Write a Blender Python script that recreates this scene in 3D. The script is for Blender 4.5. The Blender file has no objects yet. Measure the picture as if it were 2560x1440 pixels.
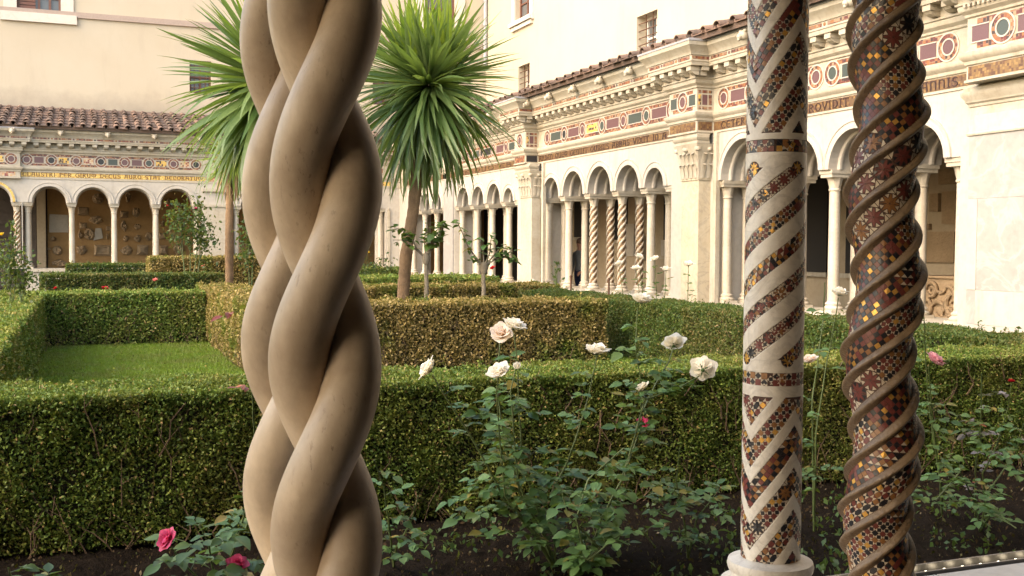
import bpy, bmesh, math, random
import numpy as np
from mathutils import Vector, Matrix

# ------------------------------------------------------------------ camera, light, exposure
scene = bpy.context.scene
COL = scene.collection
F_PX, CXP, CYP = 2700.0, 1280.0, 720.0            # focal length of the photograph in its own pixels
TH, PT, RO = math.radians(21.64), math.radians(2.235), math.radians(0.30)
EYE = 1.75                                         # camera height over the garden soil
_fw = np.array([math.sin(TH) * math.cos(PT), math.cos(TH) * math.cos(PT), -math.sin(PT)])
_r0 = np.array([math.cos(TH), -math.sin(TH), 0.0])
_u0 = np.cross(_r0, _fw)
_rt = _r0 * math.cos(RO) + _u0 * math.sin(RO)
_up = _u0 * math.cos(RO) - _r0 * math.sin(RO)
cam_data = bpy.data.cameras.new('camera')
cam = bpy.data.objects.new('camera', cam_data)
COL.objects.link(cam)
cam.matrix_world = Matrix(((_rt[0], _up[0], -_fw[0], 0), (_rt[1], _up[1], -_fw[1], 0), (_rt[2], _up[2], -_fw[2], EYE), (0, 0, 0, 1)))
cam_data.sensor_width = 36.0
cam_data.lens = F_PX / 2560 * 36.0
cam_data.clip_start = 0.05
cam_data.clip_end = 600.0
scene.camera = cam

SUN_EL, SUN_AZ_X, SUN_AZ_Y = math.radians(36), -0.91, -0.27     # veiled sun, low over the left
world = bpy.data.worlds.new('World')
scene.world = world
world.use_nodes = True
wn = world.node_tree
bg = wn.nodes['Background']
sky = wn.nodes.new('ShaderNodeTexSky')
sky.sky_type = 'NISHITA'
sky.sun_disc = False
sky.sun_elevation = SUN_EL
sky.sun_rotation = math.atan2(SUN_AZ_X, SUN_AZ_Y)
sky.dust_density = 2.2
sky.air_density = 1.2
veil = wn.nodes.new('ShaderNodeMix')                # bright thin cloud: the blue of the sky veiled to a warm white
veil.data_type = 'RGBA'
veil.blend_type = 'MULTIPLY'
veil.inputs[0].default_value = 1.0
veil.inputs[7].default_value = (1.0, 0.90, 0.80, 1)
wn.links.new(sky.outputs[0], veil.inputs[6])
wn.links.new(veil.outputs[2], bg.inputs[0])
bg.inputs[1].default_value = 0.15
sun_data = bpy.data.lights.new('sun', 'SUN')
sun_data.energy = 0.55
sun_data.angle = math.radians(65)
sun_data.color = (1.0, 0.90, 0.74)
sun = bpy.data.objects.new('sun', sun_data)
COL.objects.link(sun)
_sd = Vector((SUN_AZ_X * math.cos(SUN_EL), SUN_AZ_Y * math.cos(SUN_EL), math.sin(SUN_EL)))
sun.rotation_euler = _sd.to_track_quat('Z', 'Y').to_euler()
scene.view_settings.view_transform = 'Standard'
scene.view_settings.look = 'None'
scene.view_settings.exposure = 2.4
scene.view_settings.gamma = 1.0
scene.view_settings.use_curve_mapping = False

# ------------------------------------------------------------------ helpers
rnd = random.Random(7)
nrg = np.random.default_rng(11)
PI = math.pi


def ray(px, py):
    return _fw + _rt * (px - CXP) / F_PX - _up * (py - CYP) / F_PX


def at(px, py, axis, val):
    """point of the plane axis=val seen at a pixel of the photograph"""
    d = ray(px, py)
    o = np.array([0.0, 0.0, EYE])
    return o + d * ((val - o[axis]) / d[axis])


def YR(px, X=10.7):
    return float(at(px, 615, 0, X)[1])


def XF(px, Y=37.6):
    return float(at(px, 615, 1, Y)[0])


WM = {}


def link(o, parent=None, M=None):
    COL.objects.link(o)
    M = M or Matrix.Identity(4)
    o.matrix_basis = M
    if parent is not None:
        o.parent = parent
        o.matrix_parent_inverse = WM[parent.name].inverted()
    WM[o.name] = M
    return o


def tag(o, label=None, cat=None, group=None, kind=None):
    for k, v in (('label', label), ('category', cat), ('group', group), ('kind', kind)):
        if v:
            o[k] = v
    return o


def empty(name, loc, label, cat, group=None):
    o = bpy.data.objects.new(name, None)
    o.empty_display_size = 0.2
    link(o, None, Matrix.Translation(loc))
    return tag(o, label, cat, group)


class MB:
    def __init__(self):
        self.v, self.f, self.m = [], [], []
        self.cur = 0

    def add(self, vs, fs):
        b = len(self.v)
        self.v += [tuple(p) for p in vs]
        self.f += [tuple(b + i for i in f) for f in fs]
        self.m += [self.cur] * len(fs)

    def box(self, a, b):
        x0, y0, z0 = a
        x1, y1, z1 = b
        self.add([(x0, y0, z0), (x1, y0, z0), (x1, y1, z0), (x0, y1, z0), (x0, y0, z1), (x1, y0, z1), (x1, y1, z1), (x0, y1, z1)],
                 [(0, 3, 2, 1), (4, 5, 6, 7), (0, 1, 5, 4), (1, 2, 6, 5), (2, 3, 7, 6), (3, 0, 4, 7)])

    def lathe(self, prof, c=(0, 0, 0), n=24, mod=None):
        """prof: (r, z) from bottom to top; mod(angle, k) scales the radius"""
        vs, fs = [], []
        for k, (r, z) in enumerate(prof):
            for i in range(n):
                a = 2 * PI * i / n
                q = r * (mod(a, k) if mod else 1)
                vs.append((c[0] + q * math.cos(a), c[1] + q * math.sin(a), c[2] + z))
        for k in range(len(prof) - 1):
            for i in range(n):
                j = (i + 1) % n
                fs.append((k * n + i, k * n + j, (k + 1) * n + j, (k + 1) * n + i))
        fs.append(tuple(range(n))[::-1])
        fs.append(tuple((len(prof) - 1) * n + i for i in range(n)))
        self.add(vs, fs)

    def tube(self, pts, rad, n=6):
        pts = [Vector(p) for p in pts]
        vs, fs = [], []
        ref = Vector((0.13, 0.21, 0.97))
        prev = None
        for k, p in enumerate(pts):
            t = (pts[min(k + 1, len(pts) - 1)] - pts[max(k - 1, 0)]).normalized()
            if prev is None:
                u = t.cross(ref)
                if u.length < 0.05:
                    u = t.cross(Vector((1, 0, 0)))
                u.normalize()
            else:
                u = (prev - t * prev.dot(t)).normalized()
            prev = u
            w = t.cross(u)
            r = rad[k] if isinstance(rad, (list, tuple)) else rad
            for i in range(n):
                a = 2 * PI * i / n
                vs.append(p + u * (r * math.cos(a)) + w * (r * math.sin(a)))
        for k in range(len(pts) - 1):
            for i in range(n):
                j = (i + 1) % n
                fs.append((k * n + i, k * n + j, (k + 1) * n + j, (k + 1) * n + i))
        fs.append(tuple(range(n))[::-1])
        fs.append(tuple((len(pts) - 1) * n + i for i in range(n)))
        self.add(vs, fs)

    def mesh(self, name, mats, smooth=False):
        me = bpy.data.meshes.new(name)
        me.from_pydata(self.v, [], self.f)
        for m in (mats if isinstance(mats, (list, tuple)) else [mats]):
            me.materials.append(m)
        if any(self.m):
            me.polygons.foreach_set('material_index', self.m)
        if smooth:
            me.polygons.foreach_set('use_smooth', [True] * len(self.f))
            if hasattr(me, 'set_sharp_from_angle'):
                me.set_sharp_from_angle(angle=math.radians(smooth if smooth is not True else 40))
        me.update()
        return me

    def build(self, name, mats, parent=None, smooth=False, M=None):
        return link(bpy.data.objects.new(name, self.mesh(name, mats, smooth)), parent, M)


def np_mesh(name, V, Q, mats, midx=None, smooth=False):
    me = bpy.data.meshes.new(name)
    V = np.ascontiguousarray(V, dtype=np.float32)
    Q = np.ascontiguousarray(Q, dtype=np.int32)
    k = Q.shape[1]
    me.vertices.add(len(V))
    me.vertices.foreach_set('co', V.ravel())
    me.loops.add(Q.size)
    me.loops.foreach_set('vertex_index', Q.ravel())
    me.polygons.add(len(Q))
    me.polygons.foreach_set('loop_start', np.arange(0, Q.size, k, dtype=np.int32))
    for m in (mats if isinstance(mats, (list, tuple)) else [mats]):
        me.materials.append(m)
    if midx is not None:
        me.polygons.foreach_set('material_index', np.ascontiguousarray(midx, dtype=np.int32))
    if smooth:
        me.polygons.foreach_set('use_smooth', np.ones(len(Q), dtype=bool))
    me.update(calc_edges=True)
    return me


# ------------------------------------------------------------------ materials
class N:
    def __init__(self, name):
        self.m = bpy.data.materials.new(name)
        self.m.use_nodes = True
        self.t = self.m.node_tree
        self.b = self.t.nodes['Principled BSDF']
        self.out = self.t.nodes['Material Output']

    def n(self, typ, **kw):
        x = self.t.nodes.new(typ)
        for k, v in kw.items():
            if k in ('operation', 'blend_type', 'data_type', 'feature', 'distance', 'wave_type', 'noise_dimensions', 'bands_direction'):
                setattr(x, k, v)
            else:
                x.inputs[k.replace('_', ' ')].default_value = v
        return x

    def l(self, a, b):
        self.t.links.new(a, b)

    def pos(self):
        return self.n('ShaderNodeNewGeometry').outputs['Position']

    def noise(self, scale, detail=4, rough=0.55, vec=None, distort=0.0):
        x = self.n('ShaderNodeTexNoise', Scale=scale, Detail=detail, Roughness=rough, Distortion=distort)
        self.l(vec if vec is not None else self.pos(), x.inputs['Vector'])
        return x.outputs['Fac']

    def ramp(self, fac, stops):
        r = self.n('ShaderNodeValToRGB')
        e = r.color_ramp.elements
        while len(e) < len(stops):
            e.new(0.5)
        for k, (p, c) in enumerate(stops):
            e[k].position = p
            e[k].color = (*c, 1) if not isinstance(c, (int, float)) else (c, c, c, 1)
        self.l(fac, r.inputs[0])
        return r.outputs[0]

    def mix(self, fac, a, b, mode='MIX'):
        x = self.n('ShaderNodeMix', data_type='RGBA', blend_type=mode)
        for i, v in ((0, fac), (6, a), (7, b)):
            if isinstance(v, (int, float)):
                x.inputs[i].default_value = v
            elif isinstance(v, tuple):
                x.inputs[i].default_value = (*v, 1)
            else:
                self.l(v, x.inputs[i])
        return x.outputs[2]

    def math(self, op, a, b=None):
        x = self.n('ShaderNodeMath', operation=op)
        for i, v in ((0, a), (1, b)):
            if v is None:
                continue
            if isinstance(v, (int, float)):
                x.inputs[i].default_value = v
            else:
                self.l(v, x.inputs[i])
        return x.outputs[0]

    def bump(self, h, strength=0.3, dist=0.01):
        x = self.n('ShaderNodeBump', Strength=strength, Distance=dist)
        self.l(h, x.inputs['Height'])
        self.l(x.outputs[0], self.b.inputs['Normal'])

    def setc(self, c):
        if isinstance(c, tuple):
            self.b.inputs['Base Color'].default_value = (*c, 1)
        else:
            self.l(c, self.b.inputs['Base Color'])

    def rough(self, r):
        if isinstance(r, (int, float)):
            self.b.inputs['Roughness'].default_value = r
        else:
            self.l(r, self.b.inputs['Roughness'])


def plain(name, c, rough=0.6, metal=0.0, var=0.0, scale=40):
    x = N(name)
    if var:
        f = x.noise(scale)
        x.setc(x.mix(f, tuple(k * (1 - var) for k in c), tuple(min(1, k * (1 + var)) for k in c)))
    else:
        x.setc(c)
    x.rough(rough)
    x.b.inputs['Metallic'].default_value = metal
    return x.m


def stone(name, c, dark, scale=3.0, stain=0.5, bump=0.25, bscale=60, rough=0.6, vein=None):
    """weathered stone: broad stains, fine grain, optional grey veins"""
    x = N(name)
    p = x.pos()
    a = x.noise(scale, 6, 0.65, p)
    b = x.noise(scale * 9, 4, 0.6, p)
    col = x.mix(x.ramp(a, [(0.38, 0.0), (0.72, stain)]), c, dark)
    col = x.mix(x.ramp(b, [(0.45, 0.0), (0.75, 0.35)]), col, tuple(k * 0.72 for k in dark))
    if vein:
        w = x.noise(vein[0], 5, 0.6, p, 1.2)
        line = x.ramp(x.math('ABSOLUTE', x.math('SUBTRACT', w, 0.5)), [(0.0, 0.75), (0.035, 0.12), (0.09, 0.0)])
        col = x.mix(x.math('MULTIPLY', line, x.noise(vein[0] * 0.6, 2, 0.5, p)), col, vein[1])
    if 'marble' in name and 'column' not in name:
        mp = x.n('ShaderNodeMapping')
        mp.inputs['Scale'].default_value = (1, 1, .12)
        x.l(p, mp.inputs['Vector'])
        st = x.noise(5.0, 6, .7, mp.outputs[0])
        col = x.mix(x.ramp(st, [(.54, 0.0), (.74, .5)]), col, tuple(k * .62 for k in dark))
    x.setc(col)
    x.rough(rough)
    g = x.noise(bscale, 5, 0.6, p)
    x.bump(x.math('ADD', x.math('MULTIPLY', g, 0.6), x.math('MULTIPLY', b, 0.8)), bump, 0.02)
    if rough > .9:
        x.b.inputs['Specular IOR Level'].default_value = 0.05
    return x.m


MARBLE = stone('cream_marble', (0.44, 0.40, 0.32), (0.32, 0.255, 0.165), 1.6, 0.6, 0.2, 70, 0.55)
MARBLE_W = stone('pale_marble', (0.455, 0.42, 0.36), (0.36, 0.31, 0.24), 1.1, 0.5, 0.12, 60, 0.5, (1.6, (0.40, 0.37, 0.34)))
SLAB = stone('grey_veined_slab', (0.33, 0.315, 0.29), (0.27, 0.25, 0.225), 0.9, 0.7, 0.08, 50, 0.4, (1.3, (0.48, 0.46, 0.43)))
COLM = stone('column_marble', (0.50, 0.45, 0.36), (0.36, 0.285, 0.185), 2.5, 0.6, 0.2, 60, 0.55)
VEINED = stone('veined_pier_marble', (0.50, 0.44, 0.32), (0.44, 0.35, 0.22), 1.5, 0.5, 0.1, 50, 0.5, (2.2, (0.24, 0.21, 0.18)))
NEARSTONE = stone('honey_column_stone', (0.74, 0.635, 0.49), (0.48, 0.38, 0.27), 3.5, 0.7, 0.22, 120, 0.5)
NEARMARBLE = stone('white_column_marble', (0.70, 0.645, 0.55), (0.46, 0.38, 0.28), 5.0, 0.6, 0.15, 160, 0.4, (7.0, (0.36, 0.31, 0.25)))
def braidstone():
    x = N('honey_column_stone')
    p = x.pos()
    mp = x.n('ShaderNodeMapping')
    mp.inputs['Scale'].default_value = (1, 1, .35)
    x.l(p, mp.inputs['Vector'])
    a = x.noise(4.0, 6, .65, p)
    b = x.noise(26, 5, .65, mp.outputs[0])
    pit = x.noise(110, 4, .6, mp.outputs[0])
    big = x.noise(5.5, 3, .5, mp.outputs[0])
    col = x.mix(x.ramp(a, [(.38, 0.0), (.66, .9)]), (0.60, 0.488, 0.352), (0.37, 0.28, 0.19))
    col = x.mix(x.ramp(b, [(.42, 0.0), (.72, .5)]), col, (0.35, 0.265, 0.18))
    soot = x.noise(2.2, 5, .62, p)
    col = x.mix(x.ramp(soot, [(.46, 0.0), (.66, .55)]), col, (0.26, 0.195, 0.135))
    pm_ = x.math('MULTIPLY', x.ramp(pit, [(.60, 0.0), (.70, 1.0)]), x.ramp(big, [(.46, 0.0), (.64, .65)]))
    col = x.mix(pm_, col, (0.19, 0.135, 0.09))
    x.setc(col)
    x.rough(.5)
    x.bump(x.math('SUBTRACT', x.math('MULTIPLY', b, .5), x.math('MULTIPLY', pm_, .6)), .28, .008)
    return x.m


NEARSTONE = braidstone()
RIBSTONE = stone('brown_rib_stone', (0.25, 0.172, 0.100), (0.10, 0.066, 0.040), 7.0, 0.8, 0.35, 150, 0.33)
GROUT = stone('mosaic_bed', (0.10, 0.05, 0.033), (0.05, 0.026, 0.02), 30, 0.7, 0.4, 300, 0.7)
LEDGE = stone('ledge_stone', (0.58, 0.53, 0.46), (0.42, 0.36, 0.28), 2.0, 0.6, 0.2, 90, 0.6)
FRAG = stone('carved_fragment_stone', (0.34, 0.245, 0.145), (0.24, 0.165, 0.09), 2.5, 0.8, 1.0, 9, 0.75)
TABLET = stone('pale_tablet_marble', (0.46, 0.42, 0.36), (0.34, 0.30, 0.24), 2.0, 0.5, 0.15, 60, 0.6)
OCHRE = stone('ochre_plaster', (0.37, 0.225, 0.09), (0.27, 0.155, 0.06), 1.2, 0.6, 0.15, 40, 0.85)
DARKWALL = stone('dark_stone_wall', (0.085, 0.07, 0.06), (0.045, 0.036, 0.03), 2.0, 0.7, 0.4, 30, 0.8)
PLASTER = stone('gallery_plaster', (0.40, 0.33, 0.23), (0.30, 0.23, 0.15), 1.0, 0.6, 0.1, 40, 0.85)
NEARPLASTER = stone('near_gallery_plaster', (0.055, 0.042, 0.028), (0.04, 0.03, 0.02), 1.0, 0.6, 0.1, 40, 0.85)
FLOORM = stone('gallery_paving', (0.085, 0.07, 0.055), (0.055, 0.045, 0.036), 2.0, 0.6, 0.1, 60, 0.5)
PEACH = stone('peach_plaster', (0.455, 0.40, 0.305), (0.41, 0.345, 0.25), 0.35, 0.6, 0.05, 30, 0.9)
def plaster_wall():
    x = N('peach_plaster')
    p = x.pos()
    mp = x.n('ShaderNodeMapping')
    mp.inputs['Scale'].default_value = (1, 1, .18)
    x.l(p, mp.inputs['Vector'])
    a = x.noise(.5, 5, .6, p)
    s = x.noise(1.7, 6, .7, mp.outputs[0])
    c = x.mix(x.ramp(a, [(.35, 0.0), (.7, .8)]), (0.455, 0.40, 0.305), (0.425, 0.36, 0.262))
    c = x.mix(x.ramp(s, [(.52, 0.0), (.78, .4)]), c, (0.34, 0.29, 0.22))
    z = x.n('ShaderNodeSeparateXYZ')
    x.l(p, z.inputs[0])
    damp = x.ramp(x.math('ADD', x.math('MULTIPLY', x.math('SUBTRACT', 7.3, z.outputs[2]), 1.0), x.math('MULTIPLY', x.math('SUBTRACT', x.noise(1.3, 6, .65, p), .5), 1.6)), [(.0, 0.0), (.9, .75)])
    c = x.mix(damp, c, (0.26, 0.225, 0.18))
    x.setc(c)
    x.rough(.9)
    x.bump(x.noise(9, 5, .6, p), .08, .02)
    return x.m


PEACH = plaster_wall()
WHITEP = stone('white_stucco', (0.56, 0.52, 0.45), (0.50, 0.44, 0.37), 0.8, 0.5, 0.05, 40, 0.8)
BANDM = stone('pink_travertine', (0.36, 0.285, 0.235), (0.29, 0.22, 0.18), 1.5, 0.6, 0.2, 40, 0.8)
TILE = stone('terracotta_tile', (0.150, 0.098, 0.072), (0.088, 0.068, 0.056), 3.0, 0.85, 0.6, 50, 0.85)
TILE2 = stone('terracotta_tile_pale', (0.21, 0.13, 0.092), (0.12, 0.085, 0.065), 3.0, 0.8, 0.6, 50, 0.85)
LEAD = stone('lead_flashing', (0.36, 0.36, 0.38), (0.24, 0.23, 0.23), 4.0, 0.6, 0.1, 50, 0.5)
IRON = plain('dark_iron', (0.035, 0.025, 0.02), 0.6, 0.6, 0.3)
RUST = plain('rusty_iron', (0.11, 0.055, 0.03), 0.7, 0.3, 0.4)
WOOD = plain('brown_window_wood', (0.13, 0.055, 0.035), 0.55, 0, 0.3, 12)
WHITEWOOD = plain('white_window_wood', (0.62, 0.60, 0.56), 0.5)
PORPH = plain('purple_porphyry', (0.115, 0.058, 0.060), 0.35, 0, 0.35, 120)
GREENP = plain('green_porphyry', (0.05, 0.062, 0.054), 0.35, 0, 0.35, 120)
BLACKS = plain('black_slate_inlay', (0.02, 0.02, 0.022), 0.35, 0, 0.3, 90)
T_RED = plain('red_tessera', (0.15, 0.034, 0.026), 0.42, 0, 0.45, 180)
T_BLACK = plain('black_tessera', (0.014, 0.014, 0.018), 0.35, 0, 0.4, 180)
T_WHITE = plain('white_tessera', (0.52, 0.44, 0.33), 0.4, 0, 0.2, 180)
T_OCHRE = plain('ochre_tessera', (0.24, 0.105, 0.032), 0.42, 0, 0.45, 180)
T_GOLD = plain('gold_tessera', (0.60, 0.33, 0.07), 0.38, 0.55, 0.3, 180)
PANE = plain('window_glass', (0.10, 0.105, 0.11), 0.08)
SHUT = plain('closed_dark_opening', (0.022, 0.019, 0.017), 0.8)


def mosaic_mat(name, cell, cols, grout=(0.45, 0.37, 0.26), gw=0.10, metal=0.0):
    """tiny flat tesserae, too small to pick apart: coloured cells with pale joints"""
    x = N(name)
    p = x.pos()
    v = x.n('ShaderNodeTexVoronoi', Scale=1.0 / cell, Randomness=0.35)
    v.feature = 'F1'
    v.distance = 'CHEBYCHEV'
    x.l(p, v.inputs['Vector'])
    e = x.n('ShaderNodeSeparateColor')
    x.l(v.outputs['Color'], e.inputs[0])
    st = [(i / len(cols), c) for i, c in enumerate(cols)]
    r = x.n('ShaderNodeValToRGB')
    r.color_ramp.interpolation = 'CONSTANT'
    el = r.color_ramp.elements
    while len(el) < len(st):
        el.new(0.5)
    for k, (q, c) in enumerate(st):
        el[k].position = q
        el[k].color = (*c, 1)
    x.l(e.outputs[0], r.inputs[0])
    edge = x.math('GREATER_THAN', v.outputs['Distance'], 0.47)
    x.setc(x.mix(edge, r.outputs[0], grout))
    x.rough(0.4)
    x.b.inputs['Metallic'].default_value = metal
    return x.m


GOLDBAND = mosaic_mat('gold_mosaic', 0.045, [(0.66, 0.44, 0.11), (0.58, 0.36, 0.08), (0.72, 0.52, 0.16), (0.52, 0.32, 0.08), (0.66, 0.44, 0.12)], (0.42, 0.27, 0.10), metal=0.15)
BROWNGOLD = mosaic_mat('brown_gold_mosaic', 0.034, [(0.20, 0.115, 0.045), (0.13, 0.065, 0.034), (0.26, 0.16, 0.06), (0.10, 0.05, 0.03), (0.19, 0.11, 0.042)], (0.14, 0.085, 0.045), metal=0.15)
REDMOS = mosaic_mat('red_white_mosaic', 0.045, [(0.13, 0.035, 0.028), (0.22, 0.08, 0.034), (0.10, 0.028, 0.024), (0.30, 0.20, 0.12), (0.05, 0.028, 0.025), (0.25, 0.11, 0.04)], (0.22, 0.13, 0.085))
CHECKG = mosaic_mat('gold_black_mosaic', 0.055, [(0.60, 0.36, 0.06), (0.05, 0.04, 0.03), (0.66, 0.42, 0.09), (0.10, 0.05, 0.03)], (0.50, 0.38, 0.2), metal=0.2)
CHECKR = mosaic_mat('red_check_mosaic', 0.055, [(0.28, 0.09, 0.06), (0.48, 0.30, 0.14), (0.20, 0.06, 0.05), (0.50, 0.40, 0.28)], (0.42, 0.3, 0.2))


def leafmat(name, stops, patch=None, transl=0.3, rough=0.45, pscale=1.4, spec=0.3, edge=(0.44, 0.62)):
    """leaves of one plant: each leaf draws its own colour, broad patches of dry growth"""
    x = N(name)
    g = x.n('ShaderNodeNewGeometry')
    f = g.outputs['Random Per Island']
    c = x.ramp(f, stops)
    if patch:
        a = x.noise(pscale, 3, 0.6, g.outputs['Position'])
        c2 = x.ramp(f, patch)
        c = x.mix(x.ramp(a, [(edge[0], 0.0), (edge[1], 0.9)]), c, c2)
    x.setc(c)
    x.rough(rough)
    x.b.inputs['Specular IOR Level'].default_value = spec
    if transl:
        t = x.n('ShaderNodeBsdfTranslucent')
        tc = x.mix(0.55, c, (0.30, 0.34, 0.03))
        x.l(tc, t.inputs['Color'])
        m = x.n('ShaderNodeMixShader')
        m.inputs[0].default_value = transl
        x.l(x.b.outputs[0], m.inputs[1])
        x.l(t.outputs[0], m.inputs[2])
        x.l(m.outputs[0], x.out.inputs['Surface'])
    return x.m


def objleaf(name, c0, c1, transl=0.3, rough=0.42, dry=None):
    """a leaf that is an object of its own: colour drawn per object"""
    x = N(name)
    oi = x.n('ShaderNodeObjectInfo')
    st = [(0.0, c0), (0.85, c1)]
    if dry:
        st += [(0.94, c1), (0.955, dry), (1.0, dry)]
    c = x.ramp(oi.outputs['Random'], st)
    vein = x.noise(22, 3, 0.6)
    c = x.mix(x.ramp(vein, [(0.35, 0.0), (0.7, 0.35)]), c, tuple(k * 0.6 for k in c0))
    x.setc(c)
    x.rough(rough)
    t = x.n('ShaderNodeBsdfTranslucent')
    x.l(x.mix(0.5, c, (0.26, 0.36, 0.03)), t.inputs['Color'])
    m = x.n('ShaderNodeMixShader')
    m.inputs[0].default_value = transl
    x.l(x.b.outputs[0], m.inputs[1])
    x.l(t.outputs[0], m.inputs[2])
    x.l(m.outputs[0], x.out.inputs['Surface'])
    return x.m


BOX_GREEN = leafmat('hedge_leaves', [(0.0, (0.060, 0.109, 0.022)), (0.45, (0.115, 0.185, 0.036)), (0.86, (0.198, 0.266, 0.053)), (0.93, (0.264, 0.272, 0.066)), (0.97, (0.312, 0.210, 0.084)), (1.0, (0.408, 0.297, 0.144))],
                    [(0.0, (0.102, 0.130, 0.029)), (0.5, (0.186, 0.210, 0.046)), (0.88, (0.276, 0.260, 0.066)), (1.0, (0.384, 0.260, 0.108))], 0.25, pscale=1.1, spec=.2)
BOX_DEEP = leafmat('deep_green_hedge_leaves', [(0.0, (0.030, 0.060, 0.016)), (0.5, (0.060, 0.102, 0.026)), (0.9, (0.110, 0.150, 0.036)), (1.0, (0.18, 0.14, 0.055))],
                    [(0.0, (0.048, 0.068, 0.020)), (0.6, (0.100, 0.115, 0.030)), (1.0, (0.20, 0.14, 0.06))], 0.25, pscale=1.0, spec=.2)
BOX_GOLD = leafmat('dry_hedge_leaves', [(0.0, (0.055, 0.095, 0.016)), (0.5, (0.11, 0.155, 0.026)), (0.85, (0.19, 0.21, 0.044)), (1.0, (0.30, 0.23, 0.07))],
                    [(0.0, (0.13, 0.105, 0.034)), (0.4, (0.25, 0.175, 0.062)), (0.75, (0.34, 0.24, 0.092)), (1.0, (0.46, 0.34, 0.15))], 0.3, pscale=1.05, spec=.2, edge=(0.37, 0.50))
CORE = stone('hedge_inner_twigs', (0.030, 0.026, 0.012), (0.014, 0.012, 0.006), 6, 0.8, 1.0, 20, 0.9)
TWIG = plain('twig_bark', (0.13, 0.085, 0.05), 0.85, 0, 0.45, 30)
GREENSTEM = plain('rose_stem', (0.075, 0.105, 0.03), 0.55, 0, 0.35, 40)
BARK = stone('palm_bark', (0.23, 0.145, 0.075), (0.11, 0.068, 0.036), 5.0, 0.8, 1.0, 28, 0.9)
GREYBARK = stone('rose_bark', (0.20, 0.17, 0.12), (0.11, 0.085, 0.055), 9.0, 0.8, 0.8, 40, 0.9)

# ------------------------------------------------------------------ ground
def sheet(name, x0, x1, y0, y1, z, m, kind='structure'):
    b = MB()
    b.add([(x0, y0, z), (x1, y0, z), (x1, y1, z), (x0, y1, z)], [(0, 1, 2, 3)])
    return tag(b.build(name, m), kind=kind)


EARTH = stone('distant_earth', (0.10, 0.085, 0.055), (0.06, 0.05, 0.035), 0.6, 0.7, 0.3, 12, 0.95)
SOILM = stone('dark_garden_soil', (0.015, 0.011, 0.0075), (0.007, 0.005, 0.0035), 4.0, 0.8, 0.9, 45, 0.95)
LAWNM = stone('lawn_turf', (0.10, 0.175, 0.02), (0.06, 0.105, 0.014), 2.0, 0.6, 0.8, 60, 0.95)
sheet('ground', -300, 300, -300, 300, -0.35, EARTH)
# garden soil: an uneven sheet near the parapet, coarse further away
def terrain(name, x0, x1, y0, y1, step, amp, m, z=0.0):
    nx, ny = int((x1 - x0) / step) + 1, int((y1 - y0) / step) + 1
    gx, gy = np.meshgrid(np.linspace(x0, x1, nx), np.linspace(y0, y1, ny))
    h = sum(np.sin(gx * a + c) * np.sin(gy * b + d) for a, b, c, d in ((3.1, 2.7, 0, 1), (7.3, 6.1, 2, .4), (17, 19, 1, 2.2), (41, 37, .3, .9))) * amp * 0.35
    h += nrg.normal(0, amp * 0.35, h.shape)
    V = np.stack([gx, gy, z + h], -1).reshape(-1, 3)
    i = np.arange((ny - 1) * nx).reshape(ny - 1, nx)[:, :-1].ravel()
    Q = np.stack([i, i + 1, i + nx + 1, i + nx], 1)
    return tag(link(bpy.data.objects.new(name, np_mesh(name, V, Q, m, smooth=True))), kind='structure')
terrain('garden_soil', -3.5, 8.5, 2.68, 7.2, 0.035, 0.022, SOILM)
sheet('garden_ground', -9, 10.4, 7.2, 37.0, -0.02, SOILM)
terrain('lawn', -0.75, 2.3, 7.0, 20.3, 0.08, 0.010, LAWNM, 0.005)
terrain('grass_path', 6.9, 8.05, 7.2, 26.0, 0.08, 0.010, LAWNM, 0.003)

# ------------------------------------------------------------------ column pieces (shared meshes), local z = 0 at the ledge
def base_mesh(r, name='base'):
    b = MB()
    b.box((-r * 1.62, -r * 1.62, 0), (r * 1.62, r * 1.62, 0.045))
    b.lathe([(r * 1.55, 0.045), (r * 1.66, 0.06), (r * 1.66, 0.078), (r * 1.45, 0.095), (r * 1.25, 0.108), (r * 1.22, 0.118), (r * 1.36, 0.128), (r * 1.36, 0.145), (r * 1.12, 0.16), (r * 1.02, 0.172)], n=20)
    return b.mesh(name, COLM, 35)


def shaft_mesh(r, h0, h1):
    b = MB()
    n = 8
    b.lathe([(r * (1 - 0.10 * (k / n) ** 1.6), h0 + (h1 - h0) * k / n) for k in range(n + 1)], n=20)
    b.lathe([(r * 0.98, h1 - 0.05), (r * 1.08, h1 - 0.04), (r * 1.08, h1 - 0.02), (r * 0.95, h1 - 0.01)], n=20)
    return b.mesh('column', COLM, 40)


def capital_mesh(r, h0, h1, deep=None, wide=0.15):
    """bell capital with a ring of upright leaves under a plain block"""
    b = MB()
    k = (h1 - h0)
    leafy = lambda a, j: 1 + (0.07 * max(0, math.cos(8 * a)) if j in (1, 2, 3) else 0)
    b.lathe([(r * 0.95, h0), (r * 1.03, h0 + k * 0.15), (r * 1.16, h0 + k * 0.32), (r * 1.38, h0 + k * 0.45), (r * 1.52, h0 + k * 0.50)], n=32, mod=leafy)
    b.box((-wide * 0.86, -wide * 0.86, h0 + k * 0.50), (wide * 0.86, wide * 0.86, h0 + k * 0.585))
    return b.mesh('capital', COLM, 40)


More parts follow.
